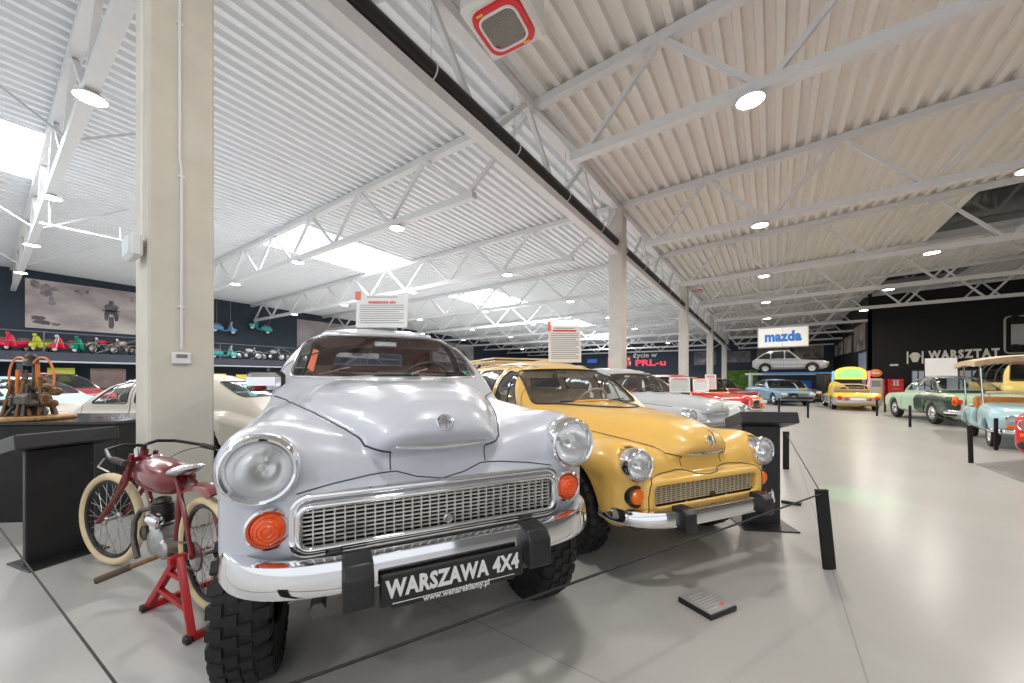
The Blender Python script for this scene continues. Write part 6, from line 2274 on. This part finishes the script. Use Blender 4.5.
tag(m.build('wall_plate', PAPER), 'small white plate on the black wall below the gearbox emblem', 'sign')
# chassis frame hung on the black wall
p = ony(1030, 334, YF)
t = empty('hung_chassis', p, 0, 'pale car chassis frame hung on the black wall at the edge of view', 'chassis')
m = MB()
ring = [(a, -0.06, b) for a, b in dense(round_poly([(-1.0, -1.15), (1.0, -1.15), (1.0, 1.15), (-1.0, 1.15)], 0.25), 0.2)]
m.tube(ring, 0.05, 8, closed=True)
m.box((-0.0, -0.05, 0.0), (1.5, 0.04, 1.3), 0.1)
m.build('frame', mat('pale chassis paint', (0.5, 0.5, 0.48), 0.5, noise=0.05), t)
for (a, b) in ((-0.62, 0.95), (-0.62, -0.85), (0.62, 0.95), (0.62, -0.85)):
    m = MB()
    m.lathe([(0.08, -0.05), (0.24, -0.06), (0.26, 0.0), (0.24, 0.06), (0.08, 0.05)], (a, -0.14, b), 'y', 20)
    m.build('wheel', RUBBER, t)
# glazed openings in the black wall
for n_, (x0, x1, zt_) in enumerate(((911.5, 931, 1.95), (946, 985, 1.95))):
    a, b = ony(x0, 371, YF), ony(x1, 371, YF)
    t = empty('window_%d' % (8 + n_), ((a.x + b.x) / 2, YF, 1.05), kind='structure')
    w_ = b.x - a.x
    m = MB()
    m.box((0, 0, 0), (w_, 0.04, 1.8))
    m.build('pane', mat('bright room glass', (0.42, 0.48, 0.56), 0.15, emit=0.12, noise=0.25, nscale=1.2), t, smooth=False)
    m = MB()
    for xx in np.linspace(-w_ / 2, w_ / 2, 4): m.box((xx, -0.03, 0), (0.06, 0.04, 1.8))
    m.box((0, -0.03, 0.9), (w_, 0.04, 0.08))
    m.build('frame', GREYBLUE, t, smooth=False)
qa, qb = onx(859, 385, XC - 0.02), onx(866, 385, XC - 0.02)
t = empty('door_1', (XC - 0.03, (qa.y + qb.y) / 2, 0), kind='structure')
m = MB()
m.box((0, 0, 1.7), (0.05, abs(qa.y - qb.y), 3.4))
m.build('leaf', mat('blue lit door', (0.42, 0.46, 0.62), 0.4, noise=0.05), t, smooth=False)  # bluish light on the door leaf is put into its base colour
m = MB()
m.box((-0.04, 0, 3.42), (0.06, abs(qa.y - qb.y) + 0.2, 0.1))
m.build('frame', GREYBLUE, t, smooth=False)
# red tool cabinets by the black wall
TOOLRED = mat('tool cabinet red', (0.72, 0.03, 0.03), 0.35, noise=0.04)
for px0, px1, lab in ((888, 904, 'wide red tool cabinet against the black wall'), (878, 885.5, 'narrow red tool cabinet beside the wide one')):
    a, b = ony(px0, 385, YW - 0.7), ony(px1, 385, YW - 0.7)
    w_ = b.x - a.x
    t = empty('tool_cabinet', ((a.x + b.x) / 2, YW - 0.4, 0), 0, lab, 'cabinet')
    m = MB()
    m.box((0, 0, 0.68), (w_, 0.55, 1.36), 0.02)
    m.build('body', TOOLRED, t)
    for k in range(4):
        m = MB()
        m.box((0, -0.285, 0.3 + k * 0.3), (w_ * 0.9, 0.02, 0.25), 0.01)
        d = m.build('drawer', TOOLRED, t)
        m = MB()
        m.box((0, -0.305, 0.38 + k * 0.3), (w_ * 0.5, 0.02, 0.03), 0.008)
        m.build('handle', STEEL, d)
    if px0 == 888:
        m = MB()
        for i in range(2):
            for j in range(3): m.box((-0.08 + 0.16 * i, -0.31, 0.95 + 0.13 * j), (0.1, 0.012, 0.09))
        m.build('white_marks', PAPER, t, smooth=False)
# petrol pump with an orange globe
p = ony(875.5, 395, 34.5)
t = empty('fuel_pump', (p.x, p.y, 0), 0, 'beige old fuel pump with an orange oval globe behind the sports car', 'fuel pump')
m = MB()
m.box((0, 0, 0.7), (0.7, 0.45, 1.4), 0.08)
m.build('body', mat('beige enamel', (0.58, 0.52, 0.42), 0.4, noise=0.04), t)
m = MB()
m.box((0, -0.23, 1.05), (0.45, 0.03, 0.4), 0.03)
m.build('dial_window', mat('grey dial', (0.25, 0.26, 0.27), 0.3, noise=0.1), t)
m = MB()
m.xf((0, 0, 1.75), (0, 0, 0), (0.34, 0.12, 0.26))
m.ball((0, 0, 0), 1, 20)
gl = m.build('globe', mat('orange globe', (0.85, 0.22, 0.06), 0.4, emit=0.1, noise=0.03), t)
m = MB()
m.box((0, -0.125, 1.75), (0.36, 0.012, 0.07), 0.004)
m.build('white_band', PAPER, gl)
m = MB()
m.tube([(0.36, 0, 1.2), (0.5, -0.1, 0.9), (0.48, -0.1, 0.4), (0.36, -0.05, 0.3)], 0.025, 8)
m.build('hose', RUBBER, t)
# kiosk with a lit arched sign
p = G(0.905 * 20.9, 20.9)
t = empty('lit_kiosk', (p.x, p.y, 0), YAW - DEG(30), 'small kiosk with a lit yellow and green arched sign behind the sports car', 'kiosk')
m = MB()
m.box((-0.62, 0, 0.55), (0.12, 0.8, 1.1), 0.03)
m.box((0.62, 0, 0.55), (0.12, 0.8, 1.1), 0.03)
m.box((0, 0.4, 0.7), (1.3, 0.06, 1.4))
m.build('case', BLACKPAINT, t)
arch = [(-0.66, 1.34), (0.66, 1.34)] + [(0.66 * math.cos(a), 1.72 + 0.32 * math.sin(a)) for a in np.linspace(0, PI, 14)]
m = MB()
m.prism(arch, -0.42, -0.2, 'y')
sg_ = m.build('arched_sign', mat('lit yellow sign', (0.9, 0.72, 0.08), 0.4, emit=0.5, noise=0.03), t)
m = MB()
m.prism([(a * 0.82, 1.62 + (b - 1.62) * 0.72) for a, b in arch], -0.432, -0.424, 'y')
m.build('green_panel', mat('lit green panel', (0.35, 0.75, 0.3), 0.4, emit=0.5, noise=0.2, nscale=5), sg_)
for s, c in ((-1, ('lit blue tube', (0.1, 0.4, 0.9))), (1, ('lit pink tube', (0.9, 0.2, 0.35)))):
    m = MB()
    m.tube([(s * 0.72, -0.38, 0.9), (s * 0.76, -0.38, 1.35), (s * 0.74, -0.38, 1.8)], 0.05, 8)
    m.build('light_tube', mat(c[0], c[1], 0.4, emit=1.0, noise=0.02), t)
p = G(0.882 * 19.9, 19.9)
t = empty('ride_on_toy', (p.x, p.y, 0), YAW - DEG(40), 'yellow fairground seat shape with a dark opening between the lift and the sports car', 'seat')
m = MB()
P_ = round_poly([(-0.45, 0.25), (0.5, 0.25), (0.45, 0.75), (0.1, 1.1), (-0.35, 1.3), (-0.5, 0.9)], 0.18)
m.prism([tuple(q) for q in P_], -0.3, 0.3, 'y')
m.build('shell', PYEL, t, bev=0.03)
m = MB()
m.lathe([(0.001, -0.32), (0.2, -0.318), (0.21, -0.3)], (0.12, 0, 0.72), 'y', 20)
m.build('dark_opening', BLACKMAT, t)
m = MB()
m.box((0, 0, 0.13), (0.8, 0.5, 0.26), 0.03)
m.build('base', BLACKPAINT, t)
# tall black cabinet, blue barrel, small red panel near the lift
p = FL(823.5, 402)
t = empty('tall_cabinet', (p.x, p.y, 0), YAW, 'tall black cabinet standing right of the steel blue car', 'cabinet')
m = MB()
m.box((0, 0, 0.85), (0.48, 0.5, 1.7), 0.02)
m.build('body', BLACKPAINT, t)
m = MB()
m.box((0, -0.26, 0.9), (0.4, 0.02, 1.4), 0.01)
m.build('door', mat('dark grey door', (0.05, 0.055, 0.06), 0.4, noise=0.1), t)
p = G(0.79 * 24.5, 24.5)
m = MB()
m.lathe([(0.001, 0.0), (0.28, 0.0), (0.29, 0.03), (0.28, 0.3), (0.295, 0.32), (0.28, 0.34), (0.28, 0.6), (0.295, 0.62), (0.28, 0.64), (0.28, 0.88), (0.29, 0.9), (0.001, 0.9)], (0, 0, 0.35), 'z', 28)
o = m.build('oil_drum', mat('drum blue', (0.02, 0.14, 0.7), 0.35, noise=0.05))
o.location = (p.x, p.y, 0)
tag(o, 'bright blue drum on a pallet behind the lift', 'drum')
m = MB()
for k in range(3):
    m.box((0, -0.4 + 0.4 * k, 0.1), (1.1, 0.1, 0.2))
for k in range(6): m.box((-0.5 + 0.2 * k, 0, 0.275), (0.14, 1.0, 0.15))
o = m.build('pallet', mat('pallet wood', (0.4, 0.28, 0.15), 0.8, noise=0.2, nscale=8), smooth=False)
o.location = (p.x, p.y, 0)
tag(o, 'wooden pallet under the bright blue drum', 'pallet')
p = G(0.85 * 23.2, 23.2)
t = empty('advert_board', (p.x, p.y, 0), YAW - 0.6, 'red and pink advert panel on legs between the cabinet and the kiosk', 'sign')
m = MB()
m.box((0, 0, 0.95), (0.7, 0.06, 1.1), 0.02)
m.build('panel', mat('dull red print', (0.5, 0.08, 0.1), 0.5, noise=0.4, nscale=4), t)
for s in (-1, 1):
    m = MB()
    m.box((s * 0.28, 0, 0.2), (0.05, 0.05, 0.42))
    m.build('leg', BLACKPAINT, t)
# panels under the gallery
for px0, px1, y_, z0_, z1_, c, lab in ((213, 226, 372, 1.0, 1.75, ('sign yellow', (0.8, 0.55, 0.03)), 'yellow banner below the gallery right of the concrete column'), (236, 248, 373, 1.2, 1.7, ('dull yellow', (0.6, 0.5, 0.05)), 'dull yellow plate below the gallery, second right of the column'), (47, 75, 370, 1.2, 2.0, ('olive lime', (0.32, 0.36, 0.04)), 'olive green panel below the gallery left of the column'), (90, 126, 371, 0.8, 2.0, ('brown panel', (0.14, 0.10, 0.09)), 'dark brown display panel below the gallery left of the column'), (22, 45, 374, 0.6, 1.6, ('deep red panel', (0.35, 0.02, 0.03)), 'deep red panel below the gallery at the far left')):
    a, b = onx(px0, y_, -33.4), onx(px1, y_, -33.4)
    t = empty('display_board', (-33.4, (a.y + b.y) / 2, 0), 0, lab, 'panel')
    w_ = abs(b.y - a.y)
    m = MB()
    m.box((0, 0, (z0_ + z1_) / 2), (0.06, w_, z1_ - z0_), 0.02)
    m.build('board', mat(c[0], c[1], 0.6, noise=0.3, nscale=2), t)
    for s in (-1, 1):
        m = MB()
        m.box((0, s * w_ * 0.42, z0_ / 2), (0.05, 0.05, z0_))
        m.build('leg', BLACKPAINT, t)
# green pictogram light on the floor
ld = bpy.data.lights.new('green_projector', 'SPOT')
ld.energy = 500
ld.color = (0.1, 1.0, 0.25)
ld.spot_size = DEG(9)
ld.spot_blend = 0.4
lo = bpy.data.objects.new('green_projector', ld)
COL.objects.link(lo)
p = FL(862, 497)
lo.location = (p.x, p.y, 6.2)
